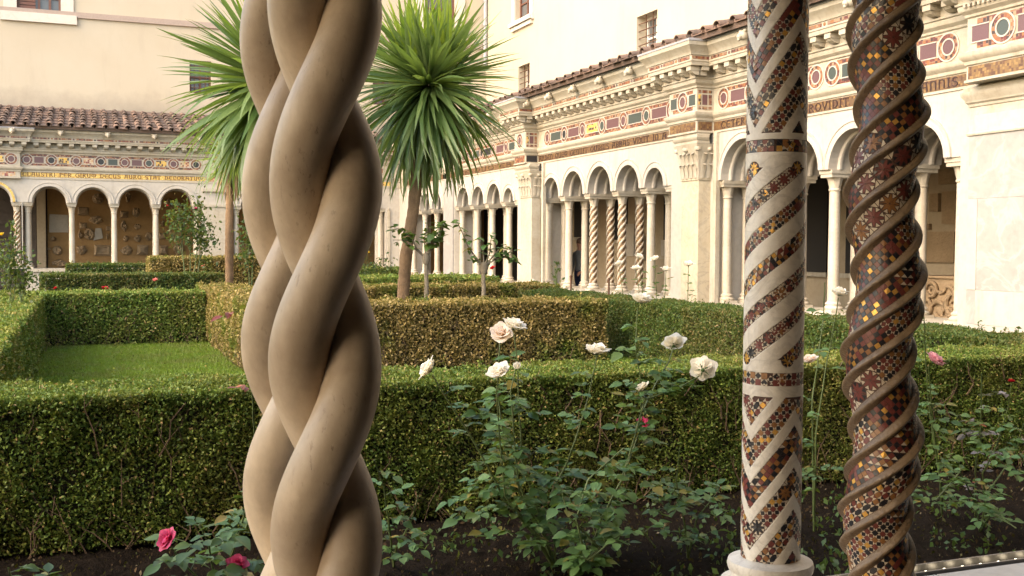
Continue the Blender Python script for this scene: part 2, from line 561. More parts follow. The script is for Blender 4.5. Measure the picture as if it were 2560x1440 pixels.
def twisted_shaft_mesh(r, h0, h1, pitch, starts, mats, n=48, m=150):
    V, mi = [], []
    for k in range(m + 1):
        h = h0 + (h1 - h0) * k / m
        e = min(1, (k / m) / 0.06, (1 - k / m) / 0.06)
        for i in range(n):
            a = 2 * PI * i / n
            q = ((starts * (a - 2 * PI * h / pitch)) / (2 * PI)) % 1
            rib = math.cos(PI * min(1, abs(q - 0.5) / 0.27) / 2) if abs(q - 0.5) < 0.27 else 0
            rr = r * (0.93 + 0.16 * rib * e)
            V.append((rr * math.cos(a), rr * math.sin(a), h))
    Q = []
    for k in range(m):
        for i in range(n):
            j = (i + 1) % n
            Q.append((k * n + i, k * n + j, (k + 1) * n + j, (k + 1) * n + i))
            h = h0 + (h1 - h0) * (k + .5) / m
            q = ((starts * (2 * PI * (i + .5) / n - 2 * PI * h / pitch)) / (2 * PI)) % 1
            mi.append(0 if abs(q - 0.5) < 0.25 else 1)
    return np_mesh('column', np.array(V), np.array(Q), mats, mi, True)


# ------------------------------------------------------------------ uncial lettering built of strokes
def arc(cx, cy, rx, ry, a0, a1, n=8):
    return [(cx + rx * math.cos(math.radians(a0 + (a1 - a0) * k / n)), cy + ry * math.sin(math.radians(a0 + (a1 - a0) * k / n))) for k in range(n + 1)]


GLYPH = {
    'A': (.70, [[(.04, 0), (.2, .95)], [(.62, 0), (.5, .95)], [(.06, 1), (.64, 1)], [(.1, .45), (.58, .45)]]),
    'B': (.62, [[(.08, 0), (.08, 1)], arc(.1, .76, .4, .24, 90, -90), arc(.1, .26, .48, .26, 90, -90)]),
    'C': (.66, [arc(.4, .5, .36, .5, 50, 310, 12), [(.62, .88), (.62, .72)]]),
    'D': (.70, [[(.1, 0), (.1, 1)], arc(.12, .5, .5, .5, 90, -90, 12)]),
    'E': (.62, [arc(.42, .5, .37, .5, 60, 300, 12), [(.06, .5), (.52, .5)]]),
    'G': (.72, [arc(.42, .5, .38, .5, 50, 320, 12), [(.7, .1), (.7, .45), (.45, .45)]]),
    'H': (.70, [[(.1, 0), (.1, 1)], arc(.12, .25, .45, .38, 90, -40, 8), [(.57, .2), (.5, 0)]]),
    'I': (.30, [[(.15, 0), (.15, 1)], [(.03, 1), (.27, 1)], [(.03, 0), (.27, 0)]]),
    'L': (.58, [[(.1, 0), (.1, 1)], [(.02, 1), (.2, 1)], [(.1, 0), (.52, 0), (.54, .2)]]),
    'M': (.86, [arc(.3, .62, .22, .38, 90, 250, 8), [(.44, 0), (.44, .95)], arc(.58, .62, .22, .38, 90, -70, 8), [(.3, 1), (.58, 1)]]),
    'N': (.66, [[(.1, 0), (.1, 1)], [(.1, .96), (.42, .96)], arc(.36, .6, .2, .38, 90, 0, 5), [(.56, .62), (.56, 0)]]),
    'O': (.72, [arc(.37, .5, .31, .5, 0, 360, 16)]),
    'P': (.60, [[(.1, 0), (.1, 1)], [(.01, 0), (.2, 0)], arc(.1, .73, .42, .27, 90, -90)]),
    'Q': (.74, [arc(.37, .5, .31, .5, 0, 360, 16), [(.45, .2), (.72, -.08)]]),
    'R': (.66, [[(.1, 0), (.1, 1)], [(.01, 0), (.2, 0)], arc(.1, .75, .4, .25, 90, -90), [(.28, .5), (.62, 0)]]),
    'S': (.58, [arc(.3, .75, .23, .24, 30, 270, 8), arc(.28, .25, .24, .25, 90, -150, 8)]),
    'T': (.66, [[(.33, 0), (.33, 1)], [(.03, .88), (.05, 1), (.61, 1), (.63, .88)], [(.22, 0), (.44, 0)]]),
    'U': (.70, [[(.1, 1), (.1, .35)], arc(.33, .35, .23, .35, 180, 360, 8), [(.56, 1), (.56, 0)], [(.02, 1), (.18, 1)], [(.48, 1), (.64, 1)]]),
    'V': (.68, [[(.05, 1), (.34, 0)], [(.63, 1), (.34, 0)], [(0, 1), (.14, 1)], [(.54, 1), (.68, 1)]]),
    'X': (.66, [[(.05, 1), (.6, 0)], [(.6, 1), (.05, 0)]]),
    ' ': (.45, []),
}


def lettering(W, text, s0, s1, h0, h1, n, mat, parent, flip=False, thick=0.11):
    """raised letters between s0 and s1 (reading direction), on the plane n"""
    tot = sum(GLYPH[c][0] + .16 for c in text)
    k = (s1 - s0) / tot
    H = h1 - h0
    x = s0
    for c in text:
        w, strokes = GLYPH[c]
        b = MB()
        for st in strokes:
            P = [(x + p[0] * k, h0 + p[1] * H) for p in st]
            for (a0, b0), (a1, b1) in zip(P[:-1], P[1:]):
                dx, dy = a1 - a0, b1 - b0
                L = math.hypot(dx, dy) or 1e-6
                t = H * thick * (1.15 if abs(dy) > abs(dx) else 0.8)
                ox, oy = -dy / L * t / 2, dx / L * t / 2
                ex, ey = dx / L * t * .25, dy / L * t * .25
                q = [(a0 - ex + ox, b0 - ey + oy), (a1 + ex + ox, b1 + ey + oy), (a1 + ex - ox, b1 + ey - oy), (a0 - ex - ox, b0 - ey - oy)]
                jn = n + 0.0006 * rnd.random()
                b.add([W(s, jn + .006, h) for s, h in q] + [W(s, jn - .004, h) for s, h in q], [(0, 1, 2, 3), (0, 4, 5, 1), (1, 5, 6, 2), (2, 6, 7, 3), (3, 7, 4, 0)])
        if strokes:
            b.build('letter', mat, parent)
        x += (w + .16) * k


# ------------------------------------------------------------------ arcade wings
def sweep(b, W, path, prof):
    """moulding profile [(p, h)] swept along a plan path [(s, n, ds)] ; ds = +1/-1 shifts s with p at a corner of a projecting block"""
    vs, fs = [], []
    m = len(prof)
    for (s, n, ds) in path:
        for (p, h) in prof:
            vs.append(W(s + ds * p, n + p, h))
    for i in range(len(path) - 1):
        for k in range(m - 1):
            a = i * m + k
            fs.append((a, a + m, a + m + 1, a + 1))
    b.add(vs, fs)


def wbox(b, W, s0, s1, n0, n1, h0, h1):
    v = [W(s, n, h) for h in (h0, h1) for (s, n) in ((s0, n0), (s1, n0), (s1, n1), (s0, n1))]
    b.add(v, [(0, 3, 2, 1), (4, 5, 6, 7), (0, 1, 5, 4), (1, 2, 6, 5), (2, 3, 7, 6), (3, 0, 4, 7)])


HS = None


def half_ring(b, W, c, hs, prof, nseg=20):
    """arch moulding: profile [(r, n)] turned round the arch centre"""
    vs, fs = [], []
    m = len(prof)
    for i in range(nseg + 1):
        a = PI * i / nseg
        for (r, n) in prof:
            vs.append(W(c - r * math.cos(a), n, hs + r * math.sin(a)))
    for i in range(nseg):
        for k in range(m - 1):
            q = i * m + k
            fs.append((q, q + m, q + m + 1, q + 1))
    b.add(vs, fs)


def arch_wall(b, W, sa, sb, arches, hs, ht, depth, nseg=20):
    pts = [(sa, hs)]
    for c, r in arches:
        for i in range(nseg + 1):
            a = PI * i / nseg
            pts.append((c - r * math.cos(a), hs + r * math.sin(a)))
    pts.append((sb, hs))
    for (s0, h0), (s1, h1) in zip(pts[:-1], pts[1:]):
        if s1 - s0 < 1e-6:
            continue
        b.add([W(s0, 0, h0), W(s1, 0, h1), W(s1, 0, ht), W(s0, 0, ht)], [(0, 1, 2, 3)])
        b.add([W(s0, -depth, h0), W(s1, -depth, h1), W(s1, -depth, ht), W(s0, -depth, ht)], [(3, 2, 1, 0)])
        b.add([W(s0, 0, h0), W(s1, 0, h1), W(s1, -depth, h1), W(s0, -depth, h0)], [(0, 1, 2, 3)])


COLR = 0.088
SHAFTS = {}


def wing_columns(root, W, ss, hl, hc, rear, spiral=(), block_depth=True, rear_spiral=()):
    """paired columns: front row at n=-0.2, rear row 0.42 behind; hl = ledge height, hc = top of the impost block"""
    key = (round(hl, 3), round(hc, 3))
    H = hc - hl
    if key not in SHAFTS:
        r = COLR
        SHAFTS[key] = dict(base=base_mesh(r), shaft=shaft_mesh(r, 0.16, H - 0.27), cap=capital_mesh(r, H - 0.28, H - 0.01 + 0.10),
                           spiral=twisted_shaft_mesh(r * 1.02, 0.16, H - 0.27, 0.62, 4, [COLM, BROWNGOLD]))
        bb = MB()
        bb.box((-0.13, -0.15, H - 0.135), (0.13, 0.15 if not rear else 0.57, H))
        SHAFTS[key]['block'] = None
    S = SHAFTS[key]
    for s in ss:
        for row in ((0, 1) if rear else (0,)):
            n = -0.2 - 0.42 * row
            p = W(s, n, hl)
            M = Matrix.Translation(p)
            sp = (row == 0 and any(abs(s - q) < 0.2 for q in spiral)) or (row == 1 and any(abs(s - q) < 0.2 for q in rear_spiral))
            c = link(bpy.data.objects.new('column', S['spiral'] if sp else S['shaft']), root, M)
            if sp:
                c['label'] = 'twisted column shaft with mosaic channels'
            link(bpy.data.objects.new('base', S['base']), c, M)
            link(bpy.data.objects.new('capital', S['cap']), c, M)
        b = MB()
        d1 = -0.2 - 0.42 - 0.17 if rear else -0.37
        wbox(b, W, s - 0.135, s + 0.135, d1, -0.035, hc - 0.115, hc - 0.02)
        wbox(b, W, s - 0.15, s + 0.15, d1 - .015, -0.02, hc - 0.06, hc - 0.0015)
        b.build('impost_block', MARBLE, root)


def guilloche(root, W, cs, hc, n, discs, rects, ends):
    """frieze inlay: discs in rings joined by mosaic strips, panels between"""
    for i, c in enumerate(cs):
        b = MB()
        R = 0.094
        disc = [W(c + R * math.cos(2 * PI * k / 24), n + .006, hc + R * math.sin(2 * PI * k / 24)) for k in range(24)]
        b.add(disc, [tuple(range(24))])
        o = b.build('roundel', discs[i % len(discs)], root)
        for (r0, r1, dn, m) in ((0.094, 0.114, .014, MARBLE_W), (0.114, 0.172, .008, REDMOS), (0.172, 0.192, .014, MARBLE_W)):
            q = MB()
            vs = []
            for k in range(28):
                a = 2 * PI * k / 28
                for r, d in ((r0, -.002), (r0, dn), (r1, dn), (r1, -.002)):
                    vs.append(W(c + r * math.cos(a), n + d, hc + r * math.sin(a)))
            fs = []
            for k in range(28):
                j = (k + 1) % 28
                for t in range(3):
                    fs.append((k * 4 + t, j * 4 + t, j * 4 + t + 1, k * 4 + t + 1))
            q.add(vs, fs)
            q.build('ring', m, o)
    allc = ([ends[0]] if ends[0] is not None else []) + list(cs) + ([ends[1]] if ends[1] is not None else [])
    for i, (a, bb) in enumerate(zip(allc[:-1], allc[1:])):
        if bb - a < 0.4:
            continue
        e0 = a + (0.20 if (i > 0 or ends[0] is None) else 0.0)
        e1 = bb - (0.20 if (i < len(allc) - 2 or ends[1] is None) else 0.0)
        if e1 - e0 > 0.12:
            q = MB()
            wbox(q, W, e0 + 0.02, e1 - 0.02, n - .004, n + .006, hc - 0.094, hc + 0.094)
            o = q.build('inlay_panel', rects[i % len(rects)], root)
            q = MB()
            for (x0, x1, y0, y1) in ((e0 + .01, e1 - .01, .095, .110), (e0 + .01, e1 - .01, -.110, -.095)):
                wbox(q, W, x0, x1, n - .003, n + .012, hc + y0, hc + y1)
            q.build('fillet', MARBLE_W, o)
        for sgn in (1, -1):
            q = MB()
            wbox(q, W, a + 0.10, bb - 0.10, n - .004, n + .0055, hc + min(sgn * .112, sgn * .178), hc + max(sgn * .112, sgn * .178))
            q.build('mosaic_strip', REDMOS, root)


def corbels(root, W, ss, n, h0, h1, out):
    """small brackets under the cornice: a block on a curved foot"""
    w = 0.072
    for s in ss:
        b = MB()
        hm = h0 + (h1 - h0) * 0.48
        wbox(b, W, s - w, s + w, n, n + out, hm, h1)
        prof = [(0.0, h0), (out * .45, h0 + (hm - h0) * .1), (out * .75, h0 + (hm - h0) * .5), (out * .9, hm - .001)]
        vs = [W(s - w * .85, n + p, h) for p, h in prof] + [W(s + w * .85, n + p, h) for p, h in prof] + [W(s - w * .85, n, hm - .001), W(s + w * .85, n, hm - .001)]
        b.add(vs, [(0, 1, 5, 4), (1, 2, 6, 5), (2, 3, 7, 6), (0, 8, 3, 2, 1), (4, 5, 6, 7, 9)])
        b.build('corbel', MARBLE, root)


def lion(root, W, s, n, h):
    """a small lion-head water spout"""
    b = MB()
    c = Vector(W(s, n + .07, h))
    for (ds, dn, dh, r) in ((0, .0, 0, .085), (0, .07, -.03, .05), (-.06, .01, .065, .03), (.06, .01, .065, .03), (0, .085, -.075, .028)):
        m = Vector(W(s + ds, n + .07 + dn, h + dh))
        k = 8
        b.lathe([(r * math.sin(PI * j / 6) + .001, -r * math.cos(PI * j / 6)) for j in range(7)], m, 10)
    return b.build('lion_head', MARBLE, root, 60)


# profile heights are above the eye level
PROF_ARCHITRAVE = [(0.0, 2.03), (0.02, 2.035), (0.02, 2.065), (0.0, 2.07)]
PROF_MID = [(0.0, 2.235), (0.02, 2.25), (0.025, 2.29), (0.065, 2.33), (0.075, 2.36), (0.075, 2.395), (0.02, 2.405), (0.0, 2.42)]
PROF_UP = [(0.0, 2.815), (0.025, 2.83), (0.03, 2.86), (0.075, 2.90), (0.085, 2.935), (0.085, 2.965), (0.11, 2.975), (0.11, 3.0), (0.085, 3.003)]
PROF_TOP = [(0.085, 3.002), (0.085, 3.165), (0.29, 3.165), (0.295, 3.185), (0.30, 3.22), (0.315, 3.235), (0.315, 3.25), (0.30, 3.255), (0.30, 3.335), (0.32, 3.34), (0.325, 3.36), (0.345, 3.40), (0.40, 3.46), (0.43, 3.49), (0.435, 3.535), (0.44, 3.55), (0.40, 3.56), (-0.6, 3.60)]


def ressaut_path(s0, s1, blocks, e):
    p = [(s0, 0, 0)]
    for a, b in blocks:
        if a <= s0:
            p = [(s0, e, 0), (b, e, 1), (b, 0, 1)]
        elif b >= s1:
            p += [(a, 0, -1), (a, e, -1), (s1, e, 0)]
            return p
        else:
            p += [(a, 0, -1), (a, e, -1), (b, e, 1), (b, 0, 1)]
    return p + [(s1, 0, 0)]


def build_arcade(root, W, s0, s1, bays, pier_gaps, hs, hl, blocks, e, depth, roofspan, rear, wallmat=MARBLE_W):
    # the wall over the arches, one mesh with its openings
    b = MB()
    ht = 2.04
    for bay in bays:
        sa, sb = bay[0] - 0.15, bay[-1] + 0.15
        arches = [((x + y) / 2, (y - x - 0.25) / 2) for x, y in zip(bay[:-1], bay[1:])]
        arch_wall(b, W, sa, sb, arches, hs, ht, depth)
    for a, bb in pier_gaps:
        wbox(b, W, a, bb, -depth, 0, hl, ht)
    # solid wall behind frieze and cornice
    wbox(b, W, s0, s1, -depth, -0.004, ht, 3.55)
    b.build('wall', wallmat, root)
    for bay in bays:
        for x, y in zip(bay[:-1], bay[1:]):
            c, r = (x + y) / 2, (y - x - 0.25) / 2
            q = MB()
            half_ring(q, W, c, hs, [(r + .001, -0.05), (r + .001, .028), (r + .055, .028), (r + .062, .020), (r + .100, .020), (r + .106, .034), (r + .122, .034), (r + .124, -.002)])
            for n0 in (-.13, -.38, -.62):
                if -n0 < depth - .05:
                    half_ring(q, W, c, hs, [(r + .01, n0), (r - .035, n0 - .02), (r - .045, n0 - .05), (r - .035, n0 - .08), (r + .01, n0 - .10)])
            q.build('archivolt', MARBLE_W, root, 40)
    path = ressaut_path(s0, s1, blocks, e)
    q = MB()
    sweep(q, W, path, PROF_ARCHITRAVE)
    sweep(q, W, path, [(0.0, 2.07), (0.0, 2.235)])
    sweep(q, W, path, PROF_MID)
    sweep(q, W, path, [(0.0, 2.42), (0.0, 2.815)])
    sweep(q, W, path, PROF_UP)
    sweep(q, W, path, PROF_TOP)
    for a, bb in blocks:                                    # undersides of the projecting blocks
        q.add([W(a, 0, 2.03), W(bb, 0, 2.03), W(bb, e, 2.03), W(a, e, 2.03)], [(0, 1, 2, 3)])
    q.build('entablature', MARBLE, root, 30)
    q = MB()
    sweep(q, W, path, [(0.445, 3.556), (0.45, 3.59), (0.42, 3.60), (-0.3, 3.66)])
    q.build('lead_flashing', LEAD, root)
    # narrow mosaic strip of the cornice, with small roundels
    n = 0.302
    segs = []
    for (p0, p1) in zip(path[:-1], path[1:]):
        if abs(p1[0] - p0[0]) > 0.3 and p0[1] == p1[1]:
            segs.append((p0[0] + p0[2] * .3, p1[0] + p1[2] * .3, p0[1]))
    for (a, bb, nn) in segs:
        L = bb - a
        k = max(1, round(L / 0.62))
        for i in range(k):
            x0 = a + L * i / k + 0.07
            x1 = a + L * (i + 1) / k - 0.07
            q = MB()
            wbox(q, W, x0, x1, nn + n - .004, nn + n + .004, 3.268, 3.322)
            q.build('mosaic_strip', REDMOS, root)
            if i:
                q = MB()
                c = a + L * i / k
                q.add([W(c + .03 * math.cos(2 * PI * t / 12), nn + n + .004, 3.295 + .027 * math.sin(2 * PI * t / 12)) for t in range(12)], [tuple(range(12))])
                q.build('small_roundel', [BLACKS, T_OCHRE, PORPH][i % 3], root)
        m = max(1, round(L / 0.34))
        ss = [a + L * (i + .5) / m for i in range(m)]
        corbels(root, W, ss, nn + 0.084, 3.012, 3.163, 0.185)
    for (p0, p1) in zip(path[:-1], path[1:]):               # corbel and mosaic on the short returns of a block
        if abs(p1[0] - p0[0]) < 1e-6 and p0[2] == -1:
            a = p0[0]
            for off in (0.10,):
                q = MB()
                nn = p0[1] + (p1[1] - p0[1]) * .5
                wbox(q, W, a - .085 - .185, a - .084, nn + .1, nn + .24, 3.09, 3.163)
                wbox(q, W, a - .085 - .12, a - .084, nn + .11, nn + .23, 3.012, 3.088)
                q.build('corbel', MARBLE, root)
                q = MB()
                wbox(q, W, a - .304, a - .298, nn + .12, nn + .46, 3.268, 3.322)
                q.build('mosaic_strip', REDMOS, root)
    return path


# --- right wing: s = Y, wall face X = 10.5
XW = 10.5
WR = lambda s, n, h: (XW - n, s, EYE + h)
HS_R, HL_R = 1.18, -1.0
bayA = sorted(YR(x) for x in (2405, 2242, 2085, 1951, 1817))
bayB = sorted(YR(x) for x in (1690, 1627, 1555, 1484, 1422, 1372))
bayC = sorted(YR(x) for x in (1306, 1273, 1231, 1193, 1156))
bayD = sorted(YR(x) for x in (1123, 1093, 1063, 1035))
R0, R1 = 6.0, 37.4
P1 = (float(at(1741, 500, 0, 10.15)[1]) + .02, float(at(1671, 500, 0, 10.15)[1]))
P2 = (float(at(1311, 500, 0, 10.13)[1]), float(at(1284, 500, 0, 10.13)[1]))
P0 = (R0 - 1, float(at(2424, 200, 0, 10.2)[1]))
rw = empty('arcade', (XW, 22, 0.0), 'long marble cloister arcade running away along the right side, with paired columns', 'arcade', 'cloister arcades')
gapsR = [(R0, bayA[0] - .15), (bayA[-1] + .15, bayB[0] - .15), (bayB[-1] + .15, bayC[0] - .15), (bayC[-1] + .15, bayD[0] - .15), (bayD[-1] + .15, R1)]
build_arcade(rw, WR, R0, R1, [bayA, bayB, bayC, bayD], gapsR, HS_R, HL_R, [P0, P1, P2], 0.35, 0.86, 4.2, True)
wing_columns(rw, WR, bayB, HL_R, HS_R, True, spiral=(YR(1484), YR(1555)), rear_spiral=(YR(1484), YR(1555)))
for bay in (bayA, bayC, bayD):
    wing_columns(rw, WR, bay, HL_R, HS_R, True)
# ledge on a low wall
q = MB()
wbox(q, WR, R0, R1, -0.95, 0.03, -1.80, -1.12)
sweep(q, WR, [(R0, 0, 0), (R1, 0, 0)], [(0.03, -1.12), (0.10, -1.11), (0.13, -1.085), (0.13, -1.05), (0.10, -1.02), (0.07, -1.005), (0.05, -1.0), (-0.98, -1.0)])
q.build('ledge', MARBLE, rw, 30)
# pilasters with leaf capitals
def pilaster(root, W, s0, s1, proj, hl, mat):
    b = MB()
    wbox(b, W, s0, s1, -.01, proj, hl - .5, 1.22)
    wbox(b, W, s0 - .02, s1 + .02, -.01, proj + .02, 1.20, 1.235)
    p = b.build('pilaster', mat, root)
    b = MB()
    H0, H1 = 1.236, 1.84
    prof = lambda t: 0.02 + 0.10 * t ** 2.2
    L = 8
    # bell
    vs, fs = [], []
    for k in range(L + 1):
        t = k / L
        d = prof(t)
        for (s, n) in ((s0 - d, -.01), (s0 - d, proj + d), (s1 + d, proj + d), (s1 + d, -.01)):
            vs.append(W(s, n, H0 + (H1 - H0) * t))
    for k in range(L):
        for i in range(3):
            fs.append((k * 4 + i, k * 4 + i + 1, k * 4 + 5 + i, k * 4 + 4 + i))
    b.add(vs, fs)
    # two rows of curling leaves and corner scrolls
    def leaf(sc, nc, ax, h0, h1, w, curl):
        rows = 6
        vv = []
        for k in range(rows + 1):
            t = k / rows
            out = 0.03 + curl * t ** 2 + (0.02 if k == rows else 0)
            hh = h0 + (h1 - h0) * (t if t < .85 else .85 - (t - .85) * .6)
            ww = w * (0.75 + 0.5 * math.sin(PI * min(1, t * 1.1)) * .6) * (1 if t < .9 else .55)
            for u in (-1, 0, 1):
                o2 = out + (0.018 if u == 0 else 0)
                if ax == 's':
                    vv.append(W(sc + u * ww, nc + o2, hh))
                else:
                    vv.append(W(sc - o2, nc + u * ww, hh))
        ff = []
        for k in range(rows):
            for u in range(2):
                a = k * 3 + u
                ff.append((a, a + 1, a + 4, a + 3))
        b.add(vv, ff)
    for (h0, h1, off, cur) in ((H0, H0 + .30, 0, .07), (H0 + .16, H0 + .50, .5, .10)):
        m = 4
        for i in range(m):
            s = s0 + (s1 - s0) * (i + .5 * (1 - off) + off * .0) / m
            leaf(s, proj, 's', h0, h1, (s1 - s0) / m * .42, cur)
        for i in range(2):
            leaf(s0, proj * (i + .5) / 2, 'n', h0, h1, proj / 2 * .42, cur)
    for s, n in ((s0 - .07, proj + .07), (s1 + .07, proj + .07), (s0 - .07, .08), ((s0 + s1) / 2, proj + .1)):
        c = W(s, n, H1 - .09)
        b.lathe([(.012, -.035), (.05, -.03), (.06, 0), (.05, .03), (.012, .035)], c, 12)
    b.build('capital', MARBLE, p, 50)
    b = MB()
    path = [(s0, -.01, -1), (s0, proj, -1), (s1, proj, 1), (s1, -.01, 1)]
    sweep(b, W, path, [(0.07, 1.84), (0.10, 1.845), (0.10, 1.89), (0.135, 1.93), (0.14, 1.955), (0.115, 1.96), (0.12, 2.0), (0.08, 2.01), (0.08, 2.029), (-.05, 2.0295)])
    b.build('abacus', MARBLE, p, 30)
    return p


S_P1 = (float(at(1745, 600, 0, 10.25)[1]), float(at(1703, 600, 0, 10.25)[1]))
S_P2 = (float(at(1329, 600, 0, 10.27)[1]), float(at(1301, 600, 0, 10.27)[1]))
pilaster(rw, WR, S_P1[0], S_P1[1], 0.25, HL_R, VEINED)
pilaster(rw, WR, S_P2[0], S_P2[1], 0.23, HL_R, MARBLE)
# reveals beside the pilasters: thin engaged strips
for s in (S_P1[0] - .22, S_P1[1] + .16, S_P2[0] - .25, S_P2[1] + .16):
    q = MB()
    wbox(q, WR, s - .05, s + .05, -.02, .06, -1.0, 2.028)
    q.build('strip_pilaster', MARBLE, rw)
# pier P3 slab
P3 = (bayC[-1] + .18, bayD[0] - .18)
q = MB()
wbox(q, WR, P3[0], P3[1], 0.002, 0.05, -1.3, 2.028)
q.build('slab', SLAB, rw)
# the near pier: smooth slabs with fine joints, a moulding above
se = float(at(2416, 600, 0, 10.36)[1])
hz = [-1.75, -0.95, -0.52, 0.62, 1.42, 1.66]
cols_s = [se, se - 0.16, se - 1.05, se - 1.95, R0]
k = 0
for i in range(len(hz) - 1):
    cs = cols_s if i in (1, 2) else [se, se - 1.0 - .25 * i, R0]
    for a, bb in zip(cs[1:], cs[:-1]):
        q = MB()
        pr = 0.13 + (0.006 if (k % 3 == 0) else 0.0) + .002 * (k % 2)
        wbox(q, WR, a + .0015, bb - .0015, 0.002, pr, hz[i] + .0015, hz[i + 1] - .0015)
        q.build('slab', SLAB if k % 3 else MARBLE_W, rw)
        k += 1
q = MB()
wbox(q, WR, R0, se, 0.001, 0.12, 1.66, 2.028)
pa = [(R0, 0.12, 0), (se, 0.12, 1), (se, 0.0, 1)]
sweep(q, WR, pa, [(0.0, 1.40), (0.03, 1.41), (0.035, 1.43), (0.03, 1.445), (0.0, 1.455)])
sweep(q, WR, pa, [(0.0, 1.76), (0.015, 1.77), (0.02, 1.80), (0.045, 1.82), (0.05, 1.85), (0.08, 1.89), (0.09, 1.93), (0.09, 1.95), (0.06, 1.955), (0.065, 2.0), (0.03, 2.029)])
q.build('moulding', MARBLE, rw, 30)
# inscription bands: every bay its own strip and words (read from far to near: s runs down)
WRf = lambda s, n, h: (XW - n, -s, EYE + h)          # reading direction = decreasing Y
def band(root, W, s0, s1, n, m, h0=2.075, h1=2.228):
    q = MB()
    wbox(q, W, s0, s1, n - .01, n + .006, h0, h1)
    return q.build('inscription_band', m, root)
DARKLET = plain('dark_mosaic_letters', (0.035, 0.016, 0.014), 0.4, 0, 0.3, 150)
def rtext(a, b, txt, m=BROWNGOLD, t=.11, x0=.06, x1=.04):
    o = band(rw, WR, b, a, 0.0, m)
    if txt:
        lettering(WRf, txt, -a + x0, -b - x1, 2.093, 2.21, .007, DARKLET, o, thick=t)
rtext(bayD[-1] + .5, bayD[0] - .4, 'OMNE DECUS')
rtext(P3[1] + .2, P2[1] + .02, 'IN SE DUO EBIM', x0=.5)
rtext(P2[0] - .02, P1[1] + .02, 'ARDEN QUEM GENUIT QUIBUS ABBAS VIXIT IN A', t=.14, x1=.66)
rtext(P1[0] - .02, P0[1] + .02, 'CETERA QUE BENE PROVIDIT MANUS IOHANNIS', BROWNGOLD, t=.13, x0=.25, x1=.44)
GOLDB2 = GOLDBAND
for (a, bb) in (P1, P2, P0):
    o = band(rw, WR, a + .04, bb - .03, 0.35, BROWNGOLD if a != P2[0] else REDMOS)
for a, mt in ((P1[0], BROWNGOLD), (P2[0], BLACKS)):
    q = MB()
    wbox(q, WR, a - .006, a + .01, .04, .32, 2.075, 2.228)
    q.build('inlay_panel', mt, rw)
# guilloche friezes
HF = 2.617
def spaced(a, b, step):
    k = max(1, round((b - a) / step))
    return [a + (b - a) * (i + .5) / k for i in range(k)]
fB = spaced(P2[0] * 0 + P1[1] + .02, P2[0] - .06, .96)
guilloche(rw, WR, fB, HF, 0.0, [BLACKS, GREENP, PORPH, GREENP, PORPH, BLACKS, PORPH, BLACKS], [PORPH, GREENP, PORPH, CHECKG, PORPH, GREENP, PORPH], (None, None))
fC = spaced(P2[1] + .05, P3[1], .92)
guilloche(rw, WR, fC, HF, 0.0, [GREENP, PORPH, PORPH, BLACKS], [GREENP, PORPH, BLACKS], (None, None))
fD = spaced(P3[1] + .2, R1 - .8, .95)
guilloche(rw, WR, fD, HF, 0.0, [PORPH, BLACKS], [GREENP, PORPH], (None, None))
yA = [float(at(x, y, 0, 10.5)[1]) for x, y in ((2372, 100), (2272, 137), (2082, 180), (2041, 190), (1810, 243))]
fA = [yA[0], yA[1], yA[1] + .95, yA[2], yA[3], yA[3] + .95, yA[4] - .85, yA[4]]
guilloche(rw, WR, fA, HF, 0.0, [PORPH, GREENP, PORPH, GREENP, PORPH, GREENP, PORPH, PORPH], [PORPH, PORPH, GREENP, PORPH, PORPH, GREENP, PORPH], (None, None))
# blocks over the pilasters
for (a, bb), rr in ((P1, [GREENP, GREENP]), (P2, [REDMOS, REDMOS])):
    c = (a + bb) / 2
    guilloche(rw, WR, [c], HF, 0.35, [PORPH], rr, (a + .04, bb - .04))
    for kx, (u0, u1, mt) in enumerate(((.05, .11, REDMOS), (.14, .24, PORPH), (.27, .32, CHECKG))):
        for (y0, y1) in ((-.17, -.12), (-.09, .09), (.12, .17)):
            q = MB()
            wbox(q, WR, a - .006, a + .01, u0, u1, HF + y0, HF + y1)
            q.build('inlay_panel', mt if (y0 == -.09) else REDMOS, rw)
cP0 = [float(at(2508, 85, 0, 10.15)[1])]
guilloche(rw, WR, [cP0[0] - 1.2, cP0[0]], HF, 0.35, [GREENP], [PORPH], (None, P0[1] - .06))
for s in [y for y in np.arange(7.2, 37, 1.32)]:
    inb = [(a, b) for a, b in (P1, P2, P0) if a - .5 < s < b + .5]
    lion(rw, WR, s, 0.40 + (0.35 if inb and inb[0][0] + .1 < s < inb[0][1] - .1 else 0), 3.45)
# carved lace band on the near block
q = MB()
for i in range(60):
    s = P0[1] - .03 - i * .075
    wbox(q, WR, s - .05, s - .012, .35 + .1, .35 + .125, 2.935, 2.975)
tag(q.build('dentil_row', MARBLE, rw), kind='stuff')
# gallery inside the right wing
q = MB()
wbox(q, WR, R0, R1 + 4, -4.75, -0.87, 2.9, 3.1)
q.build('ceiling', PLASTER, rw)
q = MB()
wbox(q, WR, R0 - 4, R1 + 4, -4.75, -0.96, -1.75, -1.60)
q.build('gallery_floor', FLOORM, rw)
q = MB()
wbox(q, WR, R0 - .2, R0 - .05, -4.75, -0.87, -1.6, 3.1)
q.build('end_wall', PLASTER, rw)

